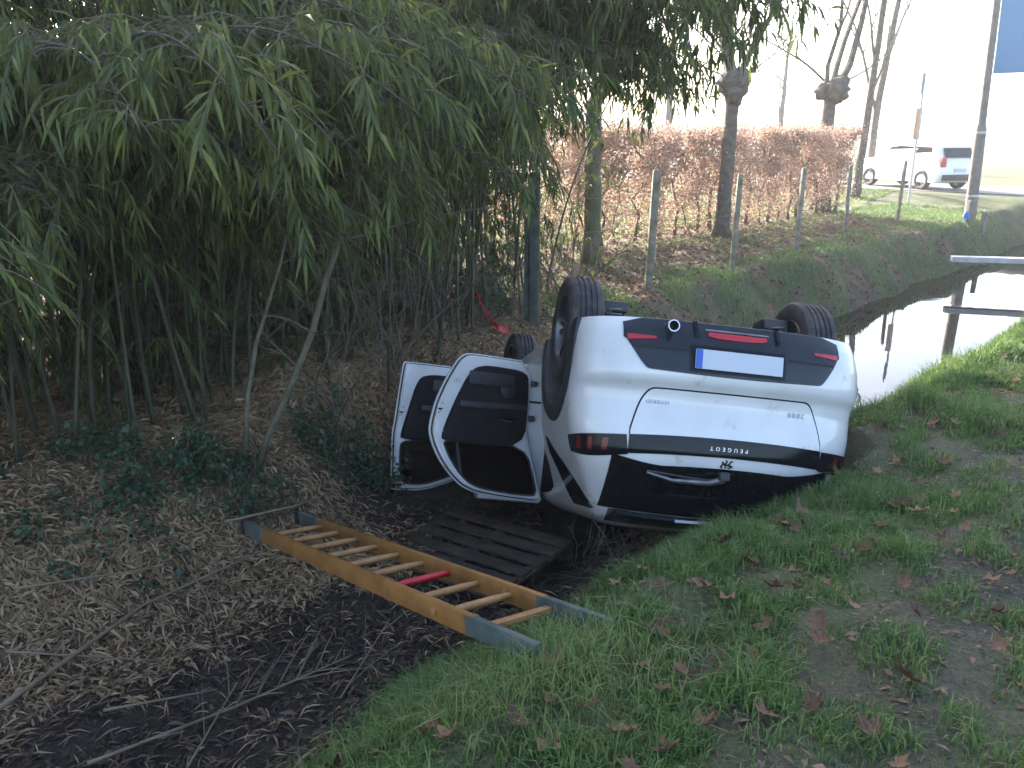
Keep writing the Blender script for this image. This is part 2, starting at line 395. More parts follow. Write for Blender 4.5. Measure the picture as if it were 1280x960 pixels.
# ------------------------------------------------------------------ ground sheet
def axis_pts(lo, hi, step, far):
    a = list(np.arange(lo, hi+step/2, step)); d = step
    b = []; x = hi
    while x < far: d *= 1.25; x += d; b.append(x)
    d = step; c = []; x = lo
    while x > -far: d *= 1.25; x -= d; c.append(x)
    return np.array(c[::-1]+a+b)
gx = axis_pts(-6.5, 13.5, .075, 4000); gy = axis_pts(.4, 25.5, .075, 4000)
GX, GY = np.meshgrid(gx, gy, indexing='ij')
GZ = ground(GX.ravel(), GY.ravel()).reshape(GX.shape)
nx, ny = GX.shape
V = np.stack([GX.ravel(), GY.ravel(), GZ.ravel()], 1)
I = np.arange(nx*ny).reshape(nx, ny)
F = np.stack([I[:-1, :-1].ravel(), I[1:, :-1].ravel(), I[1:, 1:].ravel(), I[:-1, 1:].ravel()], 1)
def masks(X, Y):
    s, o = so(X, Y)
    n1 = noise2(X, Y, 11, 1.6, 3); n2 = noise2(X, Y, 12, 5.0, 3)
    near = 1-sm(-1.4, .2, s)
    path = np.exp(-((o+2.9+.1*np.sin(s))/.36)**2)*sm(-6, -4, s)
    gthr = -.55-.40*near+.25*n1
    g = sm(0, -.45, o-gthr)*(1-.75*path*sm(-.5, .5, n1+.45))
    g = g*(.42+.58*sm(-.55, .15, n1*.6+n2*.7))
    farbank = sm(1.9, 2.3, o)*sm(2.8, 4.5, s)*(1-.7*sm(3.4, 4.4, o))*sm(-.55, .25, n1*.8+.6*n2)
    under = sm(3.3, 4, o)*sm(1.5, 3.5, s)*.25*sm(-.1, .6, n1)
    lawn = sm(7.0, 8.0, o)*sm(2, 6, s)
    g = np.maximum(np.maximum(g, farbank), np.maximum(under, lawn))
    g = np.maximum(g, sm(16, 20, s)*sm(1.5, 2.5, o)*.9)
    lit = sm(.55, 1.15, o+.3*n2)*near+sm(2.0, 2.7, o)*(1-near)
    lit = np.clip(lit, 0, 1)*(1-np.clip(g*1.2, 0, 1))*(1-lawn)
    wet = sm(-.75, -.2, o)*(1-sm(.75, 1.25, o-.8*(1-near)))
    return np.clip(g, 0, 1), np.clip(lit, 0, 1), np.clip(wet, 0, 1)
mg, ml, mw = masks(GX.ravel(), GY.ravel())
gme = npmesh('ground', V, F, smooth=True, attrs=dict(grass=mg, litter=ml, wet=mw))
def ground_material():
    m = bpy.data.materials.new('ground'); m.use_nodes = True; nt = m.node_tree; L = nt.links; b = nt.nodes['Principled BSDF']
    tc = nt.nodes.new('ShaderNodeTexCoord')
    def noi(sc, det=6):
        n = nt.nodes.new('ShaderNodeTexNoise'); n.inputs['Scale'].default_value = sc; n.inputs['Detail'].default_value = det; L.new(tc.outputs['Object'], n.inputs['Vector']); return n.outputs['Fac']
    def mix(f, a, c):
        x = nt.nodes.new('ShaderNodeMix'); x.data_type = 'RGBA'
        for sck, v in ((0, f), (6, a), (7, c)):
            if isinstance(v, tuple): x.inputs[sck].default_value = (*v, 1)
            elif isinstance(v, float): x.inputs[sck].default_value = v
            else: L.new(v, x.inputs[sck])
        return x.outputs[2]
    def rng_(f, a, c):
        x = nt.nodes.new('ShaderNodeMapRange'); x.inputs[1].default_value = a; x.inputs[2].default_value = c; L.new(f, x.inputs[0]); return x.outputs[0]
    def att(n):
        x = nt.nodes.new('ShaderNodeAttribute'); x.attribute_name = n; return x.outputs['Fac']
    n1 = noi(7); n2 = noi(46, 9); n3 = noi(1.3, 3); n4 = noi(170, 4)
    soil = mix(rng_(n2, .38, .64), (.018,.015,.013), (.075,.062,.054)); soil = mix(rng_(n4, .54, .68), soil, (.10,.085,.072)); soil = mix(rng_(n1, .5, .68), soil, (.055,.062,.030))
    lit = mix(rng_(n2, .35, .65), (.10,.062,.036), (.27,.18,.105))
    lit = mix(rng_(n1, .55, .7), lit, (.05,.034,.024))
    gr = mix(rng_(n2, .3, .7), (.035,.050,.018), (.085,.105,.038))
    gr = mix(rng_(n3, .4, .65), gr, (.11,.12,.045))
    mud = mix(rng_(n1, .35, .7), (.022,.016,.011), (.065,.047,.031))
    c = mix(att('litter'), soil, lit); c = mix(att('grass'), c, gr); c = mix(att('wet'), c, mud)
    L.new(c, b.inputs['Base Color'])
    mr = nt.nodes.new('ShaderNodeMapRange'); mr.inputs[3].default_value = .9; mr.inputs[4].default_value = .75; L.new(att('wet'), mr.inputs[0]); L.new(mr.outputs[0], b.inputs['Roughness'])
    bp = nt.nodes.new('ShaderNodeBump'); bp.inputs['Strength'].default_value = .9; bp.inputs['Distance'].default_value = .04
    hh = nt.nodes.new('ShaderNodeMath'); hh.operation = 'MULTIPLY_ADD'; hh.inputs[1].default_value = .35; L.new(n4, hh.inputs[0]); L.new(n2, hh.inputs[2]); L.new(hh.outputs[0], bp.inputs['Height']); L.new(bp.outputs[0], b.inputs['Normal'])
    return m
M['ground'] = ground_material()
tag(link('ground', gme, M['ground']), kind='structure')

# water in the ditch
def water_material():
    m = bpy.data.materials.new('ditch_water'); m.use_nodes = True; nt = m.node_tree; b = nt.nodes['Principled BSDF']
    b.inputs['Base Color'].default_value = (.018,.016,.011,1); b.inputs['Roughness'].default_value = .015; b.inputs['IOR'].default_value = 1.33; b.inputs['Specular IOR Level'].default_value = .6
    tc = nt.nodes.new('ShaderNodeTexCoord'); n = nt.nodes.new('ShaderNodeTexNoise'); n.inputs['Scale'].default_value = 2.5; n.inputs['Detail'].default_value = 2
    bp = nt.nodes.new('ShaderNodeBump'); bp.inputs['Strength'].default_value = .04; bp.inputs['Distance'].default_value = .02
    nt.links.new(tc.outputs['Object'], n.inputs['Vector']); nt.links.new(n.outputs['Fac'], bp.inputs['Height']); nt.links.new(bp.outputs[0], b.inputs['Normal'])
    return m
M['water'] = water_material()
wv = []
for s_ in (3.9, 10, 18, 26):
    for o_ in (-1.2, 3.0):
        x, y = xy(s_, o_); wv.append((x, y, WATER_Z))
tag(link('water', npmesh('water', wv, [(0, 2, 3, 1), (2, 4, 5, 3), (4, 6, 7, 5)]), M['water']), kind='structure')

# lane crossing beyond the end of the ditch
M['lane'] = mat('pale_lane', (.20,.19,.18), (.27,.26,.24), scale=3, rough=.9, bump=.2)
lv = []; lf_ = []
for i, o_ in enumerate(np.linspace(-60, 60, 41)):
    for s_ in (26.5, 31.0):
        x, y = xy(s_, o_); lv.append((x, y, float(ground0(np.array([x]), np.array([y]))[0])+.02))
for i in range(40): lf_.append((2*i, 2*i+1, 2*i+3, 2*i+2))
tag(link('lane', npmesh('lane', lv, lf_), M['lane']), kind='structure')

# ------------------------------------------------------------------ overturned car
car = empty('overturned_car', CAR_LOC, CAR_ROT)
tag(car, 'white compact SUV lying upside down in the ditch with two doors open', 'car')

def bool_cut(o, cutters):
    for c in cutters:
        md = o.modifiers.new('b', 'BOOLEAN'); md.operation = 'DIFFERENCE'; md.solver = 'EXACT'; md.object = c
        try: md.material_mode = 'TRANSFER'
        except Exception: pass
    bpy.context.view_layer.update()
    dg = bpy.context.evaluated_depsgraph_get()
    me = bpy.data.meshes.new_from_object(o.evaluated_get(dg)); o.modifiers.clear(); o.data = me
    for c in cutters: bpy.data.objects.remove(c, do_unlink=True)

def offset_pt(fn, u, v, d):
    e = 2e-3; p = fn(u, v); a = fn(u+e, v)-fn(u-e, v); b = fn(u, v+e)-fn(u, v-e)
    n = np.cross(a, b); n = n/(np.linalg.norm(n)+1e-12)
    return p, n
CEN = np.array([1.2, 0, .75])
def surf_patch(name, mt, parent, ys, z0, z1, off, nv=8, smooth=True, fn=rear_pt):
    """a panel following the tail between the curves z0(y) and z1(y), standing `off` proud with turned edges"""
    nu = len(ys); V = []; F = []
    for layer in (off, -.012):
        for y in ys:
            for j in range(nv+1):
                z = z0(y)+(z1(y)-z0(y))*j/nv
                p, n = offset_pt(fn, y, z, off)
                if np.dot(n, p-CEN) < 0: n = -n
                V.append(tuple(p+n*layer))
    w = nv+1; N = nu*w
    for i in range(nu-1):
        for j in range(nv): F.append((i*w+j, (i+1)*w+j, (i+1)*w+j+1, i*w+j+1))
    rim = [i*w for i in range(nu)]+[(nu-1)*w+j for j in range(1, w)]+[i*w+nv for i in range(nu-2, -1, -1)]+[j for j in range(nv-1, 0, -1)]
    for k in range(len(rim)):
        a, b = rim[k], rim[(k+1) % len(rim)]; F.append((a, a+N, b+N, b))
    m = MB(); m.add(V, F); return m.build(name, mt, parent, 35)
def yl(a, b, n): return list(np.linspace(a, b, n))

# body shell with wheel wells and the open door apertures cut out
bodym = MB().add(SHELL_V, SHELL_F).mesh('body', 32)
bodym.materials.append(M['paint'])
body = link('body', bodym, None, None)
cut = []
for x in (0.0, 2.605):
    for sgn in (-1, 1):
        c = MB(); prof = [(.001, sgn*.52), (.475, sgn*.52), (.475, sgn*1.05), (.001, sgn*1.05)]
        c.lathe(prof, 56, 'y')
        for k in range(len(c.v)): c.v[k] = (c.v[k][0]+x, c.v[k][1], c.v[k][2]+.345)
        o = c.build('well', M['plastic']); cut.append(o)
def aperture(d, x_of, yin, mt, inset):
    poly = [(d['h'][0]-l, z) for l, z in d['out']]
    cx = sum(p[0] for p in poly)/len(poly); cz = sum(p[1] for p in poly)/len(poly)
    poly = [(cx+(x-cx)*(1-inset), cz+(z-cz)*(1-inset)) for x, z in poly]
    return MB().prism(poly, -1.2, yin).build('aperture', mt)
for d in (RD, FD):
    cut.append(aperture(d, None, -.70, M['paint'], .03)); cut.append(aperture(d, None, .45, M['trim'], .15))
bool_cut(body, cut)
for p in body.data.polygons: p.use_smooth = True
body.data.set_sharp_from_angle(angle=R(32))
body.parent = car; body.name = 'body'

# tail panels
s_t0 = lambda y: .668+.265*np.clip((abs(y)-.44)/.135, 0, 1)**2.4
s_t1 = lambda y: .925+.015*(abs(y)/.56)**2
surf_patch('panel_gap', M['seam'], car, yl(-.578, .578, 70), lambda y: .661+.265*np.clip((abs(y)-.448)/.135, 0, 1)**2.4, lambda y: s_t1(y), .0015)
tg = surf_patch('tailgate', M['paint'], car, yl(-.571, .571, 70), s_t0, lambda y: s_t1(y)-.002, .005, nv=14)
st = surf_patch('light_strip', M['gloss_black'], car, yl(-.575, .575, 60), s_t1, lambda y: 1.028+.017*(abs(y)/.56)**2, .008, nv=6)
band = surf_patch('upper_tailgate', M['paint'], car, yl(-.585, .585, 60), lambda y: 1.030+.017*(abs(y)/.56)**2, lambda y: 1.090+.022*(abs(y)/.56)**2-.045*max(0, (abs(y)-.36)/.22)**1.5, .004, nv=6)
# lamps (wrap onto the flanks): along ring angle
for sg in (-1, 1):
    def fn(u, z, sg=sg):
        return rear_th(sg*u, z)
    t0 = th_of(.58, 1.0); t1 = R(88.5)
    lamp = surf_patch('taillight', M['gloss_black'], car, list(np.linspace(t0, t1, 26)), lambda u: .942+.018*((u-t0)/(t1-t0)), lambda u: 1.052+.022*math.sin((u-t0)/(t1-t0)*3.0), .010, nv=6, fn=fn)
    for k in range(3):
        ua = t0+(t1-t0)*(.22+.22*k); ub = ua+(t1-t0)*.075
        def fz(u, z, sg=sg): return rear_th(sg*(u+.55*(z-1.0)), z)
        surf_patch('light_bar', M['dark_red'], lamp, list(np.linspace(ua, ub, 5)), lambda u: .968, lambda u: 1.038, .013, nv=4, fn=fz)
# rear window, quarter windows
win = surf_patch('rear_window', M['dark_glass'], car, yl(-.655, .655, 50), lambda y: 1.093+.022*(abs(y)/.56)**2-.045*max(0, (abs(y)-.36)/.22)**1.5, lambda y: 1.385-.02*(abs(y)/.65)**2, .006, nv=12)
def side_pt(sg):
    return lambda x, z: np.array([x, sg*float(cW(z)), z])
def quarter(x, top):
    t = np.clip((x-(-.34))/(.30-(-.34)), 0, 1)
    return t
for sg in (-1, 1):
    xs = yl(-.38, .345, 34)
    surf_patch('quarter_window', M['dark_glass'], car, xs, lambda x: .955+.40*np.clip((.345-x)/.725, 0, 1)**1.25, lambda x: 1.39-.42*np.clip((x-.10)/.245, 0, 1)**1.3, .006, nv=10, fn=side_pt(sg))
xs = yl(.42, 1.28, 20); surf_patch('side_window', M['dark_glass'], car, xs, lambda x: 1.045, lambda x: 1.40, .005, nv=8, fn=side_pt(1))
xs = yl(1.34, 1.80, 16); surf_patch('side_window', M['dark_glass'], car, xs, lambda x: 1.04, lambda x: 1.40, .005, nv=8, fn=side_pt(1))
# bumper insert with reflectors, fog lamp, plate
def ins1(y):
    a = abs(y); return .578-.012*(a/.5)**2-.17*np.clip((a-.515)/.13, 0, 1)**1.25
ins = surf_patch('bumper_insert', M['piano'], car, yl(-.655, .655, 70), lambda y: .268+.03*np.clip((abs(y)-.55)/.1, 0, 1), ins1, .007, nv=14)
for sg in (-1, 1):
    surf_patch('reflector', M['red_lens'], ins, yl(sg*.635, sg*.475, 10), lambda y: .372+.006*(.64-abs(y))/.16, lambda y: .405-.012*(.64-abs(y))/.16, .013, nv=2)
surf_patch('fog_light', M['red_lens'], ins, yl(-.175, .175, 20), lambda y: .325+.004, lambda y: .362-.012*(abs(y)/.175)**3, .016, nv=3)
surf_patch('chrome_line', M['steel'], ins, yl(-.19, .19, 20), lambda y: .312, lambda y: .322, .018, nv=1)
for sg in (-1, 1):
    surf_patch('diffuser_fin', M['gloss_black'], ins, yl(sg*.235, sg*.255, 4), lambda y: .27, lambda y: .36, .02, nv=4)
    surf_patch('crease_line', M['seam'], ins, yl(sg*.30, sg*.60, 16), lambda y: .437, lambda y: .447, .0085, nv=1)
surf_patch('plate_recess', M['gloss_black'], ins, yl(-.285, .285, 20), lambda y: .408, lambda y: .562, .009, nv=3)
pl = MB().box((-.868, 0, .487), (.012, .52, .112), bev=.003).build('license_plate', M['plate'], car)
for sg in (-1,): MB().box((-.8755, sg*.24, .487), (.003, .038, .108)).build('blue_band', M['plate_blue'], pl)
# exhaust tips
for sg in (-1,):
    t = MB(); t.lathe([(.036, -.03), (.042, -.06), (.042, .12), (.034, .12), (.031, -.03)], 28, 'y')
    o = t.build('exhaust_tip', M['chrome'], car, 40); o.location = (-.775, sg*.40, .315); o.rotation_euler = (0, 0, R(90)); o.scale = (.82, .82, .82)
    b_ = MB(); b_.lathe([(.0, .02), (.0335, .02)], 24, 'y'); b_.build('exhaust_bore', M['seam'], o)
# spoiler with brake light
sp = MB()
prof = [(-.40, 1.475), (-.58, 1.462), (-.715, 1.432), (-.735, 1.415), (-.725, 1.396), (-.66, 1.392), (-.50, 1.398)]
for y0, y1, k0, k1 in [(-.60, -.45, .86, .97), (-.45, -.2, .97, 1), (-.2, .2, 1, 1), (.2, .45, 1, .97), (.45, .60, .97, .86)]:
    n = len(prof)
    Va = [(-.40+(x+.40)*k0, y0, z-.02*(abs(y0)/.6)**3) for x, z in prof]; Vb = [(-.40+(x+.40)*k1, y1, z-.02*(abs(y1)/.6)**3) for x, z in prof]
    sp.add(Va+Vb, [(i, i+1, n+i+1, n+i) for i in range(n-1)]+[(n-1, 0, n, 2*n-1)])
n = 7; sp.f.append(tuple(range(n))); N_ = len(sp.v); sp.f.append(tuple(range(N_-1, N_-n-1, -1)))
spo = sp.build('roof_spoiler', M['gloss_black'], car, 30)
MB().box((-.7335, -.10, 1.410), (.012, .34, .016), bev=.002).build('brake_light', M['pale'], spo)
# wiper
wp = MB().box((-.792, -.02, 1.135), (.05, .06, .05), bev=.01).build('wiper', M['plastic'], win)
def wpt(y, z, d): p, n_ = offset_pt(rear_pt, y, z, 0); n_ = n_ if np.dot(n_, p-CEN) > 0 else -n_; return tuple(p+n_*d)
MB().tube([wpt(-.01, 1.13, .045), wpt(-.10, 1.16, .04), wpt(-.30, 1.165, .03), wpt(-.45, 1.135, .025)], [.02, .018, .012, .007], 8).build('wiper_arm', M['steel'], win, 40)
MB().tube([wpt(-.02, 1.155, .018), wpt(-.20, 1.150, .018), wpt(-.45, 1.128, .018)], .007, 6).build('wiper_blade', M['plastic'], win)
# lettering and emblem
def lettering(txt, size, y, z, d, mt, parent, spacing=1.0, depth=.002, shear=0, parentname='lettering'):
    cu = bpy.data.curves.new('lettering', 'FONT'); cu.body = txt; cu.size = size; cu.extrude = depth; cu.align_x = 'CENTER'; cu.align_y = 'CENTER'; cu.space_character = spacing; cu.shear = shear; cu.resolution_u = 2
    o = bpy.data.objects.new('lettering', cu); col.objects.link(o); bpy.context.view_layer.update()
    me = bpy.data.meshes.new_from_object(o.evaluated_get(bpy.context.evaluated_depsgraph_get())); bpy.data.objects.remove(o, do_unlink=True)
    co = np.array([v.co[:] for v in me.vertices])
    for v, c in zip(me.vertices, co):
        q, n_ = offset_pt(rear_pt, y-c[0], z+c[1], 0)
        if np.dot(n_, q-CEN) < 0: n_ = -n_
        v.co = q+n_*(d+c[2])
    me.materials.clear(); me.update(); return link(parentname, me, mt, parent)
M['badge'] = mat('badge_grey', (.30,.30,.32), rough=.3, metal=.6)
M['letter'] = mat('letter_silver', (.7,.7,.7), rough=.3, metal=.5)
lettering('PEUGEOT', .032, .0, .980, .0105, M['letter'], st, 1.9)
lettering('2008', .046, .405, .745, .0075, M['badge'], tg, 1.25)
lettering('HYBRID', .034, -.43, .742, .0075, M['badge'], tg, 1.15)
em = MB()
for pts, r in [([(-.035, .012), (-.012, .006), (.012, .002), (.03, -.012)], .006), ([(.022, .0), (.034, .014), (.026, .022)], .0055), ([(-.012, .006), (-.022, -.016), (-.032, -.018)], .005), ([(.008, .002), (.0, -.018), (.008, -.022)], .005), ([(-.03, .012), (-.02, .022), (-.008, .018)], .004), ([(.012, .004), (.002, .018), (.010, .024)], .004)]:
    em.tube([wpt(-a, 1.062+b, .006) for a, b in pts], r, 6)
em.build('emblem', M['gloss_black'], band, 'all')

# wheels
def tyre_mesh():
    pr = []
    hw = .108
    def P(r, h): pr.append((r, h))
    P(.222, -.09); P(.235, -.100); P(.275, -.112); P(.31, -.110); P(.331, -.098); P(.340, -.080)
    for g in (-.052, -.018, .018, .052):
        P(.343, g-.007); P(.333, g-.005); P(.333, g+.005); P(.343, g+.007)
    P(.340, .080); P(.331, .098); P(.31, .110); P(.275, .112); P(.235, .100); P(.222, .09)
    m = MB(); m.lathe(pr, 72, 'y', closed=True); return m.mesh('tyre', 28)
def rim_mesh():
    m = MB(); m.lathe([(.222, -.085), (.232, -.098), (.218, -.098), (.205, -.07), (.198, .06), (.215, .095), (.222, .09)], 60, 'y', closed=False)
    for k in range(5):
        a = 2*math.pi*k/5
        for da in (-.17, .17):
            t = a+da; c, q = math.cos(t), math.sin(t); ci, qi = math.cos(a+da*.7), math.sin(a+da*.7)
            p0 = Vector((.035*ci, -.055, .035*qi)); p1 = Vector((.212*c, -.075, .212*q))
            dirv = (p1-p0).normalized(); side = dirv.cross(Vector((0, 1, 0))).normalized()
            V = []
            for p, w in ((p0, .020), (p1, .016)):
                for sx in (-1, 1):
                    for dy in (0, .022): V.append(p+side*w*sx+Vector((0, dy, 0)))
            m.add(V, [(0, 1, 3, 2), (4, 6, 7, 5), (0, 4, 5, 1), (2, 3, 7, 6), (0, 2, 6, 4), (1, 5, 7, 3)])
    m.lathe([(.0, -.072), (.03, -.072), (.048, -.06), (.05, -.02)], 30, 'y')
    return m.mesh('rim', 35)
def hub_mesh():
    m = MB(); m.lathe([(.0, -.01), (.14, -.01), (.145, .0), (.145, .02), (.06, .03), (.06, .11), (.0, .11)], 40, 'y'); return m.mesh('wheel', 35)
TY, RI, HU = tyre_mesh(), rim_mesh(), hub_mesh()
for x, sg, dz, steer in [(0, -1, .095, 0), (0, 1, .095, 0), (2.605, -1, .085, R(-4)), (2.605, 1, .085, R(-4))]:
    w = link('wheel', HU, M['steel'], car); w.location = (x, sg*.778, .345-dz)
    w.rotation_euler = (R(random.uniform(0, 70))*0, R(random.uniform(0, 70)), (0 if sg < 0 else math.pi)+steer)
    link('tyre', TY, M['rubber'], w); link('rim', RI, M['rim'], w)
# arch trims
for x in (0, 2.605):
    for sg in (-1, 1):
        m = MB(); V = []; F = []; K = 40
        for k in range(K+1):
            t = R(-9)+R(198)*k/K
            for r, y in ((.40, .80), (.405, .875), (.415, .900), (.505, .905), (.522, .893), (.520, .84)):
                wz = .345+r*math.sin(t)
                V.append((x+r*math.cos(t), sg*(y-max(0, .885-float(cW(max(.26, wz))))), wz))
        for k in range(K):
            for j in range(5): F.append((k*6+j, k*6+j+1, (k+1)*6+j+1, (k+1)*6+j))
        m.add(V, F).build('arch_trim', M['plastic'], car, 40)
# underside
ub = MB().box((1.45, 0, .25), (3.6, 1.30, .03)); ub.build('underbody', M['under'], car)
ax = MB(); ax.tube([(.02, -.62, .26), (.02, .62, .26)], .035, 10); ax.build('axle_beam', M['under'], car, True)
for sg in (-1, 1):
    MB().tube([(.42, sg*.50, .19), (.25, sg*.52, .10), (.02, sg*.60, .10), (-.12, sg*.60, .12)], [.03, .035, .04, .03], 10).build('trailing_arm', M['plastic'], car, True)
    MB().box((-.02, sg*.55, .09), (.20, .17, .07), bev=.02).build('spring_pan', M['plastic'], car, 40)
    sp_ = [(-.10+.05*math.cos(t), sg*.56+.05*math.sin(t), .10+.13*t/(2*math.pi*4)) for t in np.linspace(0, 2*math.pi*4, 60)]
    MB().tube(sp_, .007, 6).build('coil_spring', M['steel'], car, True)
MB().box((-.30, -.25, .25), (.30, .55, .07), bev=.03).build('muffler', M['steel'], car, 40)
MB().tube([(-.42, -.30, .25), (-.62, -.36, .27), (-.74, -.40, .31)], .026, 10).build('exhaust_pipe', M['steel'], car, True)
MB().tube([(-.3, -.10, .225), (.5, 0, .21), (1.4, .05, .22), (2.4, 0, .22)], .028, 10).build('exhaust_pipe', M['steel'], car, True)
MB().box((.60, .05, .215), (.55, .9, .09), bev=.04).build('fuel_tank', M['plastic'], car, 40)
MB().box((2.75, 0, .22), (.7, .8, .10), bev=.04).build('engine_guard', M['plastic'], car, 40)
# seats inside
for x, y, w_ in ((.55, 0.0, 1.0),):
    o = MB().box((x, y-.1, .62), (.42, .9, .16), bev=.05).build('rear_bench', M['seat'], car, 40)
    MB().box((.30, y-.1, .92), (.13, .9, .55), Matrix.Rotation(R(-18), 4, 'Y'), bev=.05).build('backrest', M['seat'], o, 40)
for y in (-.36, .25):
    o = MB().box((1.75, y, .60), (.46, .44, .16), bev=.05).build('front_seat', M['seat'], car, 40)
    MB().box((1.50, y, .92), (.13, .42, .60), Matrix.Rotation(R(-18), 4, 'Y'), bev=.05).build('backrest', M['seat'], o, 40)

# ---- the two open doors (local x = -l, inner side +y)
def inset(poly, d):
    n = len(poly); out = []
    for i in range(n):
        p0, p1, p2 = Vector(poly[i-1]), Vector(poly[i]), Vector(poly[(i+1) % n])
        a = (p1-p0).normalized(); b = (p2-p1).normalized()
        na, nb = Vector((-a.y, a.x)), Vector((-b.y, b.x)); k = (na+nb)
        k = k/max(.35, k.length_squared)*2 if k.length > 1e-6 else na
        out.append(tuple(p1+k*d))
    return out
def ccw(poly):
    a = sum(poly[i-1][0]*poly[i][1]-poly[i][0]*poly[i-1][1] for i in range(len(poly)))
    return poly if a > 0 else poly[::-1]
def subdiv(poly, step=.035):
    out = []
    for i in range(len(poly)):
        a, b = Vector(poly[i]), Vector(poly[(i+1) % len(poly)]); k = max(1, int((b-a).length/step))
        for j in range(k): out.append(tuple(a+(b-a)*j/k))
    return out
def chaikin(poly, it=1):
    for _ in range(it):
        o = []
        for i in range(len(poly)):
            a, b = Vector(poly[i]), Vector(poly[(i+1) % len(poly)])
            if (b-a).length < .03: o.append(tuple(a)); continue
            o.append(tuple(a*.8+b*.2)); o.append(tuple(a*.2+b*.8))
        poly = o
    return poly
def plate_with_hole(outer, hole, y_in, y_out, bm=None):
    """flat plate (x,z) with a hole, thickness y_in..y_out, tumblehome applied"""
    bm = bmesh.new()
    def loop(poly, y):
        vs = [bm.verts.new((-l, y, z)) for l, z in poly]
        es = [bm.edges.new((vs[i], vs[(i+1) % len(vs)])) for i in range(len(vs))]; return vs, es
    sides = []
    for y in (y_in, y_out):
        v1, e1 = loop(outer, y); hv = None; es = list(e1)
        if hole: hv, e2 = loop(hole, y); es += e2
        bmesh.ops.triangle_fill(bm, use_beauty=True, use_dissolve=False, edges=es)
        sides.append((v1, hv))
    for idx in (0, 1):
        a, b = sides[0][idx], sides[1][idx]
        if a is None: continue
        for i in range(len(a)):
            j = (i+1) % len(a); bm.faces.new((a[i], a[j], b[j], b[i]))
    bmesh.ops.recalc_face_normals(bm, faces=bm.faces)
    return bm
def bm_part(name, bm, mt, parent, smooth=30):
    for v in bm.verts: v.co.y += tumble(v.co.z)
    me = bpy.data.meshes.new(name); bm.to_mesh(me); bm.free()
    if smooth:
        for p in me.polygons: p.use_smooth = True
        me.set_sharp_from_angle(angle=R(smooth))
    return link(name, me, mt, parent)
def make_door(d, label):
    out = subdiv(chaikin(ccw(d['out']), 1)); win = subdiv(chaikin(ccw(d['win']), 2)); tr = chaikin(ccw(d['trim']), 2)
    inner = inset(out, .020)
    # outer skin + inner stamped frame
    bm = plate_with_hole(out, win, -.030, -.008)
    root = bm_part('door', bm, M['paint'], car)
    root.location = (d['h'][0], d['h'][1], 0); root.rotation_euler = (0, 0, d['a'])
    root['label'] = label
    bm = plate_with_hole(inner, win, -.008, .040)
    bmesh.ops.bevel(bm, geom=[e for e in bm.edges if len(e.link_faces) == 2 and e.calc_face_angle(0) > 1.0 and min(v.co.y for v in e.verts) > .03], offset=.012, segments=3, affect='EDGES')
    bm_part('inner_frame', bm, M['paint'], root)
    # weather seal round the edge, window seal
    def strip(poly, y, r, nm, mt):
        pts = [(-l, y+tumble(z), z) for l, z in poly]; pts.append(pts[0])
        MB().tube(pts, r, 6, cap=False).build(nm, mt, root, True)
    strip(inset(out, .017), -.001, .0075, 'weather_seal', M['plastic'])
    strip(win, .028, .0085, 'window_seal', M['plastic'])
    bm = plate_with_hole(inset(win, -.006), None, .004, .009); bm_part('window_pane', bm, M['shade_tint'] if d is RD else M['glass'], root)
    bm = plate_with_hole(tr, None, .036, .062)
    bmesh.ops.bevel(bm, geom=[e for e in bm.edges if len(e.link_faces) == 2 and e.calc_face_angle(0) > 1.0 and min(v.co.y for v in e.verts) > .05], offset=.014, segments=3, affect='EDGES')
    tp = bm_part('trim_panel', bm, M['trim'], root)
    W = max(l for l, z in d['trim'])
    # armrest, pocket, speaker, pull
    MB().box((-W*.46, .075, .735), (W*.78, .05, .05), Matrix.Rotation(R(2), 4, 'Y'), bev=.018).build('armrest', M['plastic'], tp, 40)
    MB().box((-W*.50, .067, .53), (W*.52, .022, .10), bev=.009).build('map_pocket', M['plastic'], tp, 40)
    m = MB(); m.lathe([(.0, .004), (.055, .004), (.062, .0), (.062, -.01)], 28, 'y'); o = m.build('speaker_grille', M['plastic'], tp, 40); o.location = (-W*.30, .066, .60)
    h = MB(); h.tube([(-W*.22-.03, .068, .845), (-W*.22+.0, .088, .848), (-W*.22-.10, .084, .838)], [.010, .011, .007], 8)
    h.build('handle', M['chrome'], root, True)
    MB().box((-W*.22-.05, .064, .84), (.15, .010, .055), bev=.004).build('handle_recess', M['gloss_black'], root, 40)
    for z in (.52, .80):
        MB().box((.012, .028, z), (.05, .055, .045), bev=.008).build('hinge', M['steel'], root, 40)
    MB().tube([(-.02, .02, .665), (.10, .05, .665)], .008, 6).build('check_strap', M['seam'], root)
    # latch on the trailing edge
    lz = .80; ll = max(l-(.0) for l, z in d['out'] if abs(z-lz) < .2)-.055
    MB().box((-ll+.005, .041, lz), (.035, .008, .014), bev=.003).build('latch', M['seam'], root)
    for k in range(3):
        MB().tube([(-ll+.012*k-.005, .036, lz+.03-.012*k-.05*(k == 2)), (-ll+.012*k-.005, .043, lz+.03-.012*k-.05*(k == 2))], .005, 8).build('bolt', M['seam'], root)
    # outside handle
    MB().box((-W*.86, -.045, .84), (.19, .022, .03), bev=.008).build('outer_handle', M['paint'], root, 40)
    return root
rd = make_door(RD, 'open rear passenger door showing its black inner trim and empty window')
fd = make_door(FD, 'open front door partly hidden behind the open rear door')
# divider bar of the rear quarter light
MB().tube([(-.60, .012+tumble(1.03), 1.03), (-.565, .012+tumble(1.33), 1.335)], .012, 8).build('window_divider', M['plastic'], rd)
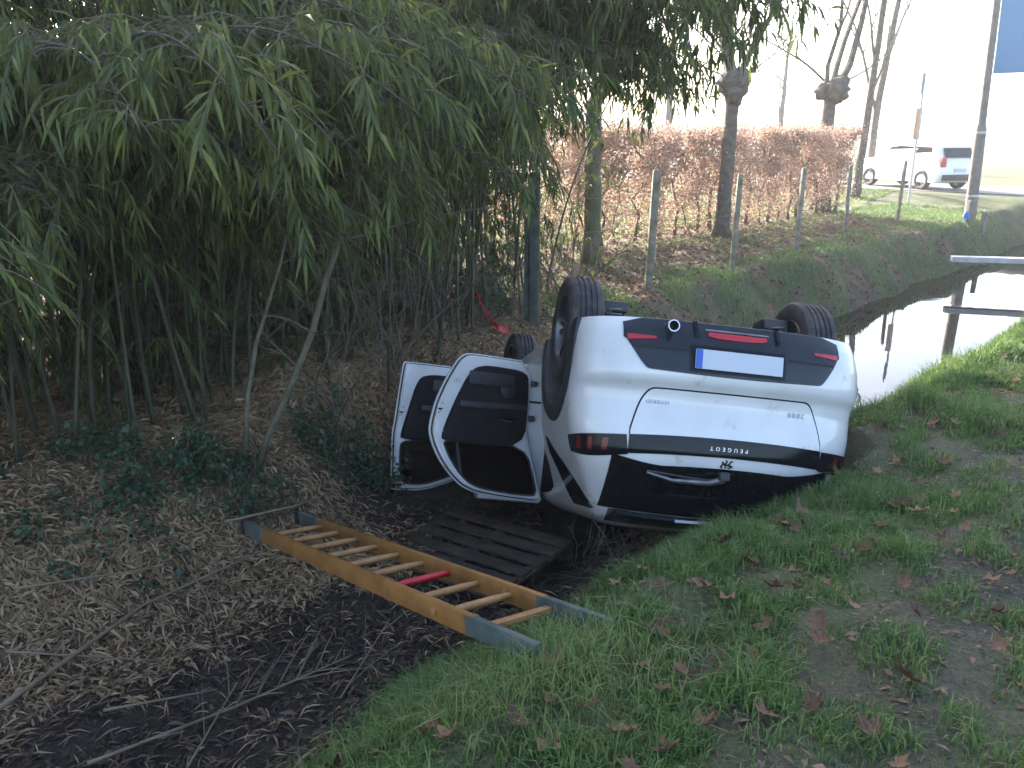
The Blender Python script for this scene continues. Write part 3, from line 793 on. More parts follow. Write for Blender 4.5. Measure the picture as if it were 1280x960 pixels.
# mirror on the front door
mb = MB().box((-.18, -.13, 1.06), (.10, .20, .14), bev=.035).build('wing_mirror', M['gloss_black'], fd, 40)
MB().box((-.15, -.045, 1.03), (.07, .09, .05), bev=.012).build('mirror_arm', M['plastic'], mb, 40)

# ------------------------------------------------------------------ ladder
def make_ladder():
    a0, a1 = Vector((-1.74, 4.97, -.76)), Vector((.08, 2.62, -.095))     # nearer rail: far end, near end
    b0 = Vector((-1.39, 5.16, -.79)); b1 = Vector((.41, 2.86, -.13))
    ax = (a1-a0).normalized(); side = ((b0-a0)-ax*(b0-a0).dot(ax)); wid = .365; side.normalize(); up = side.cross(ax).normalized()
    if up.z < 0: up = -up
    L = (a1-a0).length
    z0 = max(gz(a0.x, a0.y), gz(b0.x, b0.y))
    root = empty('wooden_ladder', (a0.x, a0.y, a0.z))
    tag(root, 'wooden ladder with one red rung laid across the ditch', 'ladder')
    Rm = Matrix((ax, side, up)).transposed()
    root.rotation_euler = Rm.to_euler()
    for yy in (0, wid):
        r = MB().box((L*.5-.02, yy, 0), (L-.60-.12, .030, .088), bev=.004).build('rail', M['wood_rail'], root, 40)
        MB().box((.19+.0, yy, 0), (.30, .033, .090), bev=.005).build('painted_end', M['grey_paint'], r, 40)
        MB().box((L-.20, yy, 0), (.46, .033, .082), bev=.006).build('painted_tip', M['grey_paint'], r, 40)
        MB().box((.02, yy, .0), (.06, .046, .085), bev=.006).build('metal_shoe', M['black_metal'], r, 40)
        MB().tube([(.0, yy-.03, .012), (.0, yy+.03, .012)], .012, 10).build('shoe_bolt', M['steel'], r, True)
        MB().tube([(L-.66, yy-.024, .0), (L-.66, yy+.024, .0)], .017, 12).build('rail_plate', M['wood_rung'], r, True)
    n = 10
    for k in range(n):
        x = .40+k*(L-.36-.40)/(n-1)
        m = MB(); t_ = .017
        if k == n-1: m.box((x+.02, wid/2, .0), (.045, wid-.03, .024), bev=.004)
        else: m.tube([(x, .014, 0), (x, wid*.3, .0), (x, wid*.7, 0), (x, wid-.014, 0)], [.014, .018, .018, .014], 10)
        o = m.build('rung', M['red_paint'] if k == 6 else M['wood_rung'], root, 40)
        if k == 6: o['label'] = 'rung painted red'
    return root
make_ladder()

# ------------------------------------------------------------------ pallet in the ditch
def make_pallet():
    x, y = -.30, 5.66; z = gz(x, y)
    root = empty('wooden_pallet', (x, y, z+.055), (R(3), R(-4), math.atan2(-.73, .92)))
    tag(root, 'dark wet wooden pallet sunk in the mud under the ladder', 'pallet')
    n = 6; W = .92; Ln = 1.2
    for k in range(n):
        yy = -W/2+.05+k*(W-.1)/(n-1)
        m = MB().box((random.uniform(-.01, .01), yy, .045+random.uniform(-.004, .004)), (Ln, .105, .022), Matrix.Rotation(R(random.uniform(-1, 1)), 4, 'Z'), bev=.004)
        m.build('board', M['pallet'], root, 40)
    for xx in (-.56, 0, .56):
        MB().box((xx, 0, .022), (.10, W, .022), bev=.004).build('cross_board', M['pallet'], root, 40)
        for yy in (-W/2+.06, 0, W/2-.06): MB().box((xx, yy, -.035), (.10, .10, .09), bev=.005).build('block', M['pallet'], root, 40)
make_pallet()

# ------------------------------------------------------------------ vegetation helpers
def leaves_np(P, D, L, W, fold=.25, droop=.15, roll=None):
    """P base points, D unit axes -> verts (n*5,3), tris (n*4,3)"""
    n = len(P); up = np.tile(np.array([0, 0, 1.0]), (n, 1))
    r = rng.normal(size=(n, 3)); sd = np.cross(D, up+r*.55); sd /= np.linalg.norm(sd, axis=1, keepdims=True)+1e-9
    nr = np.cross(sd, D)
    L = L[:, None]; W = W[:, None]
    mid = P+D*L*.42
    tip = P+D*L+np.array([0, 0, -1])*L*droop
    V = np.stack([P, mid-sd*W*.5, mid+sd*W*.5, mid-nr*W*fold, tip], 1).reshape(-1, 3)
    b = np.arange(n)*5
    F = np.concatenate([np.stack([b, b+3, b+1], 1), np.stack([b, b+2, b+3], 1), np.stack([b+1, b+3, b+4], 1), np.stack([b+3, b+2, b+4], 1)])
    return V, F
def unit(a): return a/(np.linalg.norm(a, axis=-1, keepdims=True)+1e-9)

def copy_thing(root, loc, rotz, scale=1.0, label=None):
    r = root.copy(); col.objects.link(r); r.location = loc; r.rotation_euler = (0, 0, rotz); r.scale = (scale,)*3
    if label: r['label'] = label
    for ch in list(root.children):
        c = ch.copy(); col.objects.link(c); c.parent = r
    return r

# ------------------------------------------------------------------ bamboo
def bamboo_variant(seed, h, lean, leaf_start, arch, dens, low=0.0):
    r = np.random.default_rng(seed)
    n = int(h/.11); t = np.linspace(0, 1, n)
    if arch:
        z = h*(1.05*t-.62*t**3.0); x = lean*t**1.9
    else:
        z = h*(t-.10*t**4); x = lean*t**2.4
    y = .12*np.sin(t*3+r.uniform(0, 6))*t
    path = np.stack([x, y, z], 1)
    rad = (.0125*(1-t**1.3)+.003)*(1+.16*(np.arange(n) % 3 == 0))
    m = MB().tube([tuple(p) for p in path], list(rad), 6)
    cm = m.mesh('culm', 'all', fix=False)
    Ps, Ds, Ls, Ws = [], [], [], []
    bm_ = MB()
    for i in range(2, n-1):
        if i % 2 and not arch: continue
        hz = t[i]
        if hz < leaf_start and not (low and r.random() < low): continue
        for k in range(r.integers(2, 4)):
            a = r.uniform(0, 2*math.pi); el = r.uniform(.1, .8)
            d0 = np.array([math.cos(a)*math.cos(el), math.sin(a)*math.cos(el), math.sin(el)])
            bl = r.uniform(.35, .95)*(1.0 if hz < .8 else .7)
            if hz < leaf_start: bl *= .6
            q = np.linspace(0, 1, 6)[:, None]
            bp = path[i]+d0*bl*q+np.array([0, 0, -1])*bl*(.55+.25*arch)*q**2
            bm_.tube([tuple(p) for p in bp[::1]], [.004, .0035, .003, .0025, .002, .0012], 3, cap=False)
            nl = max(3, int(dens*bl*r.uniform(.8, 1.3)))
            u = r.uniform(.25, 1.0, nl)**.8
            bi = np.clip((u*5).astype(int), 0, 4); fr = u*5-bi
            base = bp[bi]*(1-fr[:, None])+bp[bi+1]*fr[:, None]
            tang = unit(bp[bi+1]-bp[bi])
            dd = unit(tang*.55+r.normal(size=(nl, 3))*.45+np.array([0, 0, -1])*r.uniform(.3, 1.15, (nl, 1)))
            Ps.append(base); Ds.append(dd); Ls.append(r.uniform(.09, .20, nl)); Ws.append(r.uniform(.014, .025, nl))
    P = np.concatenate(Ps); D = np.concatenate(Ds); L = np.concatenate(Ls); W = np.concatenate(Ws)
    Vv, Ff = leaves_np(P, D, L, W, droop=.22)
    ti = np.clip(r.beta(1.6, 3.0, len(P))+(.04 if arch else -.12), 0, 1); ti = np.repeat(ti, 5)
    lm = npmesh('foliage', Vv, Ff, attrs=dict(tint=ti))
    return cm, bm_.mesh('branches', False, fix=False), lm
def bamboo_proto(seed, name, label, group, *a):
    cm, bm_, lm = bamboo_variant(seed, *a)
    e = empty(name)
    tag(e, label, 'bamboo', group)
    link('culm', cm, M['culm'], e); tag(link('branches', bm_, M['twig'], e), kind='stuff'); tag(link('foliage', lm, M['bleaf'], e), kind='stuff')
    return e
LB_U = 'tall upright green bamboo cane growing in the dense thicket'
LB_A = 'arching bamboo with long leafy sprays hanging out of the thicket'
protoU = [bamboo_proto(100+i, 'bamboo', LB_U, 'upright bamboo canes of the thicket', h, .5+.25*i, ls, False, dn, lo) for i, (h, ls, dn, lo) in enumerate([(6.6, .24, 20, .15), (7.2, .20, 20, .12), (6.0, .17, 20, .2), (5.6, .08, 22, .35), (5.0, .06, 22, .4)])]
protoA = [bamboo_proto(200+i, 'arching_bamboo', LB_A, 'arching bamboo along the thicket edge', h, ln, ls, True, dn) for i, (h, ln, ls, dn) in enumerate([(4.6, 1.9, .38, 34), (4.2, 2.3, .34, 34), (5.2, 2.7, .38, 34), (3.6, 1.5, .32, 34), (5.0, 3.1, .40, 34)])]
usedU = [False]*5; usedA = [False]*5
def put(protos, used, k, x, y, rz, sc, tl=.05):
    z = gz(x, y)-.03
    if not used[k]:
        used[k] = True; o = protos[k]; o.location = (x, y, z); o.rotation_euler = (0, 0, rz); o.scale = (sc,)*3
    else: o = copy_thing(protos[k], (x, y, z), rz, sc)
    o.rotation_euler = (random.gauss(0, tl), random.gauss(0, tl), rz); return o
out_dir = math.atan2(-NN[1], -NN[0])                      # towards the ditch
cnt = 0; pts = []
tries = 0
while cnt < 298 and tries < 6000:
    tries += 1
    s_ = random.uniform(-6.5, 4.8); o_ = (2.8+1.8*random.random()) if random.random() < .42 else 4.4+5.6*random.random()
    if s_ > 1.6: o_ += (s_-1.6)*.45
    x, y = xy(s_, o_)
    if y < 3.2 or x < -9.5 or any((x-p[0])**2+(y-p[1])**2 < .20**2 for p in pts): continue
    if math.hypot(x+1.98, y-6.03) < .3: continue
    pts.append((x, y)); cnt += 1
    put(protoU, usedU, random.choice([0, 1, 2, 1, 2] if o_ < 4.2 else [0, 3, 4, 3, 4]), x, y, out_dir+random.gauss(0, .9), random.uniform(.85, 1.12), .085)
protoY = [bamboo_proto(300+i, 'young_bamboo', 'short leafy young bamboo filling the floor of the thicket', 'young bamboo under the canes', 2.0+.4*i, .5, .02, False, 26, .5) for i in range(2)]
usedY = [False]*2
for k in range(140):
    deep = k < 95
    x, y = xy(random.uniform(-5.5, 3.4 if deep else 1.2), random.uniform(4.3, 7.5) if deep else random.uniform(3.1, 4.4)); put(protoY, usedY, k % 2, x, y, random.uniform(0, 6.28), random.uniform(.8, 1.2) if deep else random.uniform(.35, .75))
# arching ones leaning over the ditch: (s, o, which, turn, scale)
ARCH = [(-2.6,3.0,2,.1,1.0),(-2.2,3.3,0,.5,1.05),(-1.7,3.2,2,.35,.95),(-1.4,3.5,1,.2,1.1),(-1.1,3.1,2,.25,1.0),(-.7,3.4,0,.45,1.1),(-.5,3.7,2,.15,1.12),(-3.2,3.1,1,.0,1.0),(-3.6,3.0,3,-.1,1.0),(-4.0,2.8,0,.0,.9),(-4.3,3.1,3,.1,1.0),
        (-3.0,3.6,2,.2,1.05),(-1.9,3.9,1,.3,1.15),(-.2,3.3,1,.1,1.0),(.3,3.8,0,.0,1.1),(.8,3.9,2,-.1,1.1),(1.3,4.2,1,.1,1.15),(1.8,4.3,2,.2,1.15),(2.3,4.6,0,.1,1.2),(2.7,4.9,2,.3,1.2),(3.2,5.0,2,.1,1.25),(3.6,5.2,4,-.1,1.45),(2.9,5.6,4,.2,1.3),(3.4,4.7,2,.05,1.25),(4.0,5.4,2,.1,1.2),(2.6,4.6,4,.15,1.45),(3.0,5.0,2,.0,1.5),(3.4,5.4,4,.1,1.55),(3.8,5.0,2,-.1,1.5),(4.2,5.6,4,.0,1.75),(2.2,4.4,2,.1,1.4),(3.1,5.8,4,.3,1.6),(3.6,6.0,2,.1,1.6),(4.6,6.0,0,.0,1.6),(1.6,4.6,4,.3,1.2),(2.2,5.2,4,.4,1.25),(1.1,3.9,0,.3,1.2),
        (-1.9,3.4,4,.1,1.12),(-1.5,3.2,4,.2,1.12),(-1.0,3.5,4,.05,1.14),(-2.3,3.6,4,.3,1.12),(-1.3,3.8,4,.15,1.15),(-.6,3.2,4,-.1,1.1),(-2.8,3.4,4,.35,.95),(-3.3,3.3,0,.5,1.0),(-1.7,3.6,2,.1,1.0),(-2.0,3.1,1,.2,1.0),(-1.2,3.3,1,.1,1.1),(-3.5,3.4,1,.4,1.0),(-2.9,3.0,0,.2,.95),(-4.4,3.4,1,.3,.95),(-.9,3.0,1,.0,1.05),
        (-2.4,4.2,2,.4,1.2),(-1.2,4.3,2,.3,1.25),(-.2,4.6,2,.1,1.25),(.7,4.9,2,-.2,1.25),(-4.8,3.0,2,.3,.9)]
for s_, o_, k, dz, sc in ARCH:
    x, y = xy(s_, o_); put(protoA, usedA, k, x, y, out_dir+dz+random.gauss(0, .12), sc)

# ------------------------------------------------------------------ bare saplings and shrubs
def branchy(mb, p, d, L, r, depth, rr, droop=0.0, spread=.6, seg=6, nchild=(2, 4), twist=.18, up=.15, rmin=.0015):
    path = [Vector(p)]; dv = Vector(d).normalized(); rad = [r]
    for i in range(seg):
        dv = (dv+Vector((rr.gauss(0, twist), rr.gauss(0, twist), rr.gauss(0, twist)+up*.15-droop*.15))).normalized()
        path.append(path[-1]+dv*L/seg); rad.append(max(rmin, r*(1-.75*(i+1)/seg)))
    mb.tube(path, rad, 6 if r > .02 else (5 if r > .008 else 3), cap=False)
    if depth <= 0: return
    for k in range(rr.randint(*nchild)):
        i = rr.randint(max(1, seg//3), seg); base = path[i]
        loc = (path[i]-path[i-1]).normalized(); sd = Vector((rr.gauss(0, 1), rr.gauss(0, 1), rr.gauss(0, .7))); sd = (sd-loc*sd.dot(loc)).normalized()
        branchy(mb, base, loc*(1-spread*.5)+sd*spread+Vector((0, 0, up)), L*rr.uniform(.4, .7), max(rmin, rad[i]*.7), depth-1, rr, droop, spread, max(3, seg-1), nchild, twist, up, rmin)
rs = random.Random(5)
sap = [(-1.98,6.03,-.86),(-1.86,6.02,-.52),(-1.65,5.98,-.12),(-1.45,5.95,.31),(-1.33,5.96,.69),(-1.21,5.94,.97),(-1.08,5.94,1.33),(-.98,5.91,1.57),(-.88,5.87,1.78),(-.79,5.86,2.08)]
root = empty('leaning_sapling', sap[0]); tag(root, 'slender bare sapling leaning right out of the leaf litter', 'sapling')
def rel(P, o): return [tuple(Vector(p)-Vector(o)) for p in P]
MB().tube(rel(sap, sap[0]), [.028,.026,.025,.024,.022,.020,.018,.016,.012,.006], 9).build('trunk', M['sapbark'], root, 'all')
tw = MB()
for i in range(3, 9):
    for k in range(3):
        branchy(tw, Vector(sap[i])-Vector(sap[0]), (rs.gauss(.3, .8), rs.gauss(-.1, .7), rs.uniform(-.1, .7)), rs.uniform(.25, .8), .006, 2, rs, twist=.3)
branchy(tw, Vector(sap[5])-Vector(sap[0]), (.85, 0, .28), 1.3, .010, 2, rs, twist=.10)
branchy(tw, Vector(sap[7])-Vector(sap[0]), (-.5, 0, .1), .5, .008, 2, rs, twist=.3)
tag(tw.build('twigs', M['twig'], root), kind='stuff')
st2 = [(-2.07,6.03,-.86),(-2.02,6.1,-.26),(-1.92,6.12,.18),(-1.74,6.29,.75),(-1.65,6.41,1.15),(-1.5,6.4,1.6)]
root = empty('thin_sapling', st2[0]); tag(root, 'thin bare stem with tangled twigs beside the leaning sapling', 'sapling')
MB().tube(rel(st2, st2[0]), [.02,.019,.017,.013,.010,.005], 7).build('trunk', M['sapbark'], root, 'all')
tw = MB()
for i in (2, 3, 3, 4, 4, 4):
    branchy(tw, Vector(st2[i])-Vector(st2[0]), (rs.gauss(.2, .8), rs.gauss(0, .5), rs.uniform(0, .8)), rs.uniform(.5, 1.0), .007, 2, rs, twist=.28)
tag(tw.build('twigs', M['twig'], root), kind='stuff')
def shrub(name, label, x, y, n, L, seed, lean=(0, 0, 1), r=.012, depth=2, spread=.5, group=None, m='twig', droop=0):
    rr = random.Random(seed); z = gz(x, y)-.02
    root = empty(name, (x, y, z)); tag(root, label, 'shrub', group)
    mb = MB()
    for k in range(n):
        d = Vector(lean)+Vector((rr.gauss(0, .45), rr.gauss(0, .45), rr.uniform(0, .4)))
        branchy(mb, (rr.gauss(0, .06), rr.gauss(0, .06), 0), d, L*rr.uniform(.6, 1.1), r*rr.uniform(.6, 1.2), depth, rr, droop, spread, 8, (2, 4), .16)
    tag(mb.build('branches', M[m], root), kind='stuff')
    return root
shrub('bare_shrub', 'tangle of bare arching twigs beside the dark fence post', .05, 10.15, 9, 1.7, 21, (-.1, -.1, .8), .013, 2)
shrub('bare_shrub', 'bare shrub between the dark post and the mossy tree trunk', .75, 11.0, 7, 1.6, 22, (.15, 0, .9), .012, 2)
shrub('bare_shrub', 'bare twiggy shrub at the edge of the bamboo behind the open doors', -.75, 8.9, 8, 1.6, 23, (.5, -.2, .8), .012, 2)
shrub('bare_shrub', 'grey bare shrub leaning out of the bamboo above the open doors', -1.25, 8.2, 6, 1.9, 24, (.7, 0, .8), .014, 2)
shrub('bare_shrub', 'bare twigs standing among the bamboo behind the leaning sapling', -1.6, 7.2, 6, 1.7, 25, (.3, 0, 1), .012, 2)
shrub('dry_brushwood', 'small heap of dry brushwood under the car roof by the grass slope', .62, 4.75, 10, .45, 26, (0, -.2, .6), .005, 2, .7)
shrub('bare_shrub', 'dark twiggy brush in the thicket right of the thin stem', -.95, 7.9, 6, 1.5, 27, (.2, 0, 1), .012, 2)

# ------------------------------------------------------------------ ivy and bramble at the thicket foot
def ivy_bush(label, x, y, rx, ry, h, n, seed, lsz=(.03, .06)):
    r = np.random.default_rng(seed); z = gz(x, y)
    root = empty('ivy_bush', (x, y, z)); tag(root, label, 'bush')
    rr = random.Random(seed); st = MB(); tips = []
    for k in range(46):
        a = rr.uniform(0, 6.28); rad = math.sqrt(rr.random())
        bx, by = rx*rad*math.cos(a), ry*rad*math.sin(a); bz = gz(x+bx, y+by)-z
        ln = h*rr.uniform(.4, 1.1)*(1.15-.6*rad)
        dx, dy = rr.gauss(0, .28), rr.gauss(-.12, .22)
        P = [(bx+dx*ln*t*1.2, by+dy*ln*t*1.2, bz+ln*(1.2*t-.45*t*t)) for t in np.linspace(0, 1, 6)]
        st.tube(P, [.005, .0045, .004, .003, .0025, .0015], 4, cap=False); tips.append(np.array(P))
    tag(st.build('stems', M['twig'], root), kind='stuff')
    Ps = []
    for k in range(n):
        P = tips[r.integers(len(tips))]; u = r.uniform(.3, 5); i = min(4, int(u)); f_ = u-i
        Ps.append(P[i]*(1-f_)+P[i+1]*f_+r.normal(size=3)*.05)
    Ps = np.array(Ps); D = unit(r.normal(size=(n, 3))*np.array([1, 1, .5])+np.array([0, -.3, -.15]))
    Vv, Ff = leaves_np(Ps, D, r.uniform(lsz[0], lsz[1], n), r.uniform(lsz[0]*.8, lsz[1]*.85, n), fold=.12, droop=.1)
    tag(link('foliage', npmesh('foliage', Vv, Ff, attrs=dict(tint=np.repeat(r.random(n)**1.4, 5))), M['ivy'], root), kind='stuff')
ivy_bush('leafy green bramble bush at the foot of the bamboo', -2.62, 5.75, .75, .45, .5, 1500, 31)
ivy_bush('low green leaves spreading over the litter below the bramble', -2.75, 5.1, .6, .4, .22, 550, 33)
ivy_bush('dark ivy growing behind the leaning sapling', -1.45, 6.75, .38, .35, .75, 1300, 32)
ivy_bush('ivy leaves around the foot of the leaning sapling', -1.98, 5.9, .35, .25, .3, 450, 34)
ivy_bush('green tangle at the edge of the bamboo beside the fence', -.5, 10.0, .5, .5, 1.3, 1500, 35)

# ------------------------------------------------------------------ fence posts and wires
def post(label, x, y, h, w, mt, ty=0.0, stub=False):
    z = gz(x, y)
    root = empty('fence_post', (x, y, z-.25), (R(random.uniform(-1, 1)), ty, random.uniform(-.2, .2)))
    tag(root, label, 'post', 'fence posts along the far bank')
    m = MB().box((0, 0, (h+.25)/2), (w, w, h+.25), bev=.008); m.build('shaft', mt, root, 40)
    MB().box((0, 0, h+.255), (w*.82, w*.82, .02), bev=.006).build('cap', mt, root, 40)
    MB().box((w*.52, -w*.1, (h+.25)*.52), (w*.12, w*.45, h*.93), bev=.004).build('batten', mt, root, 40)
    if stub: MB().box((-w*.85, 0, .25+h*.36), (w*.55, w*.5, h*.72), bev=.006).build('stake', mt, root, 40)
    for k in range(4):
        zz = .25+h*(.3+.2*k); MB().tube([(-.01, -w*.5, zz), (0, -w*.5-.012, zz), (.01, -w*.5, zz)], .003, 5).build('staple', M['wire'], root)
    return (x, y, z, h)
PO = [post('dark weathered fence post with a stake strapped beside it', .26, 9.70, 1.74, .105, M['postwood'], 0, True),
      post('pale lichen covered fence post between the mossy trunk and the pollard', 1.98, 12.15, 1.68, .10, M['concrete'], R(1.5)),
      post('greenish fence post in front of the pollarded tree', 3.72, 14.2, 1.60, .08, M['concrete'], R(1)),
      post('fence post past the pollard where the hedge thins', 5.45, 16.2, 1.55, .075, M['concrete'], 0),
      post('small far fence post near the end of the hedge', 7.5, 19.1, 1.5, .07, M['concrete'], R(-1)),
      post('last fence post before the utility pole', 9.9, 21.9, 1.5, .07, M['concrete'], R(1))]
for k, hf in enumerate((.36, .60, .84)):
    m = MB()
    pth = []
    for i, (x, y, z, h) in enumerate(PO):
        pth.append((x, y-.065, z+h*hf))
        if i < len(PO)-1:
            x2, y2, z2, h2 = PO[i+1]; pth.append(((x+x2)/2, (y+y2)/2-.065, (z+h*hf+z2+h2*hf)/2-.05))
    m.tube(pth, .0028, 5).build('fence_wire', M['wire'])
    o = bpy.data.objects[[o.name for o in bpy.data.objects if o.name.startswith('fence_wire')][-1]]
for o in [o for o in bpy.data.objects if o.name.startswith('fence_wire')]:
    tag(o, 'thin rusty wire strung along the fence posts', 'wire', 'fence wires')

# ------------------------------------------------------------------ trees
def tree(name, label, x, y, trunk, rads, limbs, mossy=True, group=None, seed=1, knob=None, cat='tree', dep=3):
    rr = random.Random(seed); z = gz(x, y)-.05
    root = empty(name, (x, y, z)); tag(root, label, cat, group)
    path = []; rad = []
    for i in range(len(trunk)-1):                              # denser path with small irregularities
        a, b = Vector(trunk[i]), Vector(trunk[i+1])
        for t in np.linspace(0, 1, 6)[:-1]:
            path.append(a+(b-a)*t+Vector((rr.gauss(0, .008), rr.gauss(0, .008), 0))); rad.append((rads[i]*(1-t)+rads[i+1]*t)*rr.uniform(.95, 1.06))
    path.append(Vector(trunk[-1])); rad.append(rads[-1])
    rad[0] *= 1.35; rad[1] *= 1.08
    t_ = MB().tube(path, rad, 12).build('trunk', M['bark'], root, 'all')
    if mossy:
        mp = [p for p in path if p.z < .9]; 
        MB().tube([p+Vector((0, -.012, 0)) for p in mp], [r_*1.06+.004*rr.random() for r_ in rad[:len(mp)]][:-1]+[rad[len(mp)-1]*.98], 12, cap=False).build('moss_sleeve', M['moss'], t_, 'all') if False else None
    if knob:
        kb = MB()
        for kx, ky, kz, kr in knob:
            bm = bmesh.new(); bmesh.ops.create_icosphere(bm, subdivisions=3, radius=kr)
            for v in bm.verts:
                n_ = .18*math.sin(v.co.x*26/kr*.1+kx*7)+.14*math.sin(v.co.y*40+2)+.12*math.sin(v.co.z*33+1)
                v.co = v.co*(1+n_)+Vector((kx, ky, kz))
            kb.add([v.co[:] for v in bm.verts], [[v.index for v in f.verts] for f in bm.faces]); bm.free()
        kb.build('pollard_knob', M['bark'], root, 'all')
    cr = MB()
    for (bx, by, bz), d, L, r_ in limbs:
        branchy(cr, (bx, by, bz), d, L, r_, dep, rr, 0, .5, 9, (3, 5), .10, .25, .003)
    cr.build('crown', M['bark'], root)
    return root
M['mossbark'] = mat('mossy_bark', (.12,.10,.08), (.075,.095,.03), scale=3.5, rough=.95, bump=.5, bscale=30)
M['bark_plain'] = M['bark']
M['bark'] = M['mossbark']
tree('mossy_tree', 'mossy tree trunk leaning right in front of the hedge', 1.33, 14.15, [(0,0,0),(0,.05,1.3),(0,.1,2.6),(.35,.15,3.4),(.75,.2,4.4),(.9,.3,6)], [.16,.135,.125,.085,.065,.03],
     [((.05,.1,2.7), (-.4,.1,1), 2.6, .06), ((.5,.15,3.6), (.9,.1,.8), 2.2, .04), ((.75,.2,4.4), (-.3,.2,1), 2.2, .04), ((.3,.1,3.3), (.2,-.3,1), 2.0, .03), ((0,.1,2.5), (.5,-.2,.5), 1.4, .02)], seed=3)
M['bark'] = M['bark_plain']
tree('pollard_tree', 'pollarded tree with a dark knob above the brown hedge', 4.42, 17.95, [(0,0,0),(.03,0,1.4),(.05,0,2.7),(.06,0,3.2)], [.17,.145,.135,.13],
     [((.0,0,3.2), (-.18,0,1), 4.0, .13), ((.16,0,3.25), (.42,.1,1), 3.4, .07), ((.1,.1,3.3), (-.5,.3,.7), 2.2, .03), ((.15,0,3.2), (.9,.1,.4), 1.7, .02), ((-.1,0,3.2), (-1,.1,.4), 1.6, .02)],
     seed=4, knob=[(-.05,-.02,3.1,.25),(.16,.0,3.12,.22),(.02,-.08,2.88,.2)])
tree('pollard_tree', 'pollard with several long bare shoots behind the hedge', 8.45, 23.6, [(0,0,0),(0,0,2.0),(.03,0,3.3)], [.20,.18,.17],
     [((-.1,0,3.3), (-.28,0,1), 4.5, .07), ((.05,0,3.4), (.1,.1,1), 4.8, .08), ((.2,0,3.3), (.32,0,1), 5.0, .10), ((0,.1,3.3), (-.7,.2,.8), 3.0, .04), ((.2,.1,3.3), (.8,0,.5), 2.4, .03)],
     seed=5, knob=[(.12,-.1,3.2,.32),(-.15,0,3.15,.24)])
tree('bare_tree', 'thin bare tree rising behind the far hedge end', 11.2, 28.0, [(0,0,0),(.1,0,3),(.2,0,6),(.35,0,9)], [.13,.11,.09,.05], [((.1,0,3.2), (.5,.1,1), 3, .05), ((.15,0,4.2), (-.5,.1,1), 3, .05), ((.2,0,6), (.4,.3,1), 3, .04)], seed=6)
tree('bare_tree', 'slim bare tree with forked stem beyond the lane', 13.6, 33.0, [(0,0,0),(.05,0,3),(.3,0,6),(.7,0,10)], [.14,.12,.10,.05], [((.05,0,2.6), (-.35,.1,1), 5, .07), ((.25,0,5), (.5,.1,1), 3, .05), ((.1,0,4), (.6,-.2,1), 3, .04)], seed=7)
tree('slanting_tree', 'slanting brown trunk beyond the hedge opening near the bamboo', -.10, 19.5, [(0,0,0),(-.10,0,.8),(.02,.1,2.4),(.10,.1,4),(.1,.2,7)], [.15,.14,.14,.12,.06], [((.0,0,3), (-.5,.1,1), 3, .05), ((.1,0,4.2), (.5,.1,1), 3, .05)], seed=8)
for k, (x, y, lb) in enumerate([(7.2, 41, 'bare tree far behind the hedge, beside the pollard shoots'), (15.8, 52, 'distant bare tree between the sign post and the utility pole'), (3.0, 46, 'distant bare tree behind the trunk and hedge')]):
    rr = random.Random(50+k); h = rr.uniform(8, 11)
    tree('bare_tree', lb, x, y, [(0,0,0),(.1,0,h*.35),(.15,0,h*.7),(.3,0,h)], [.17,.14,.09,.03],
         [((.1*t,0,h*t), (rr.gauss(0,.5), rr.gauss(0,.5), 1), h*.34*(1.2-t), .05) for t in (.3,.4,.5,.55,.62,.7,.8)], seed=60+k)

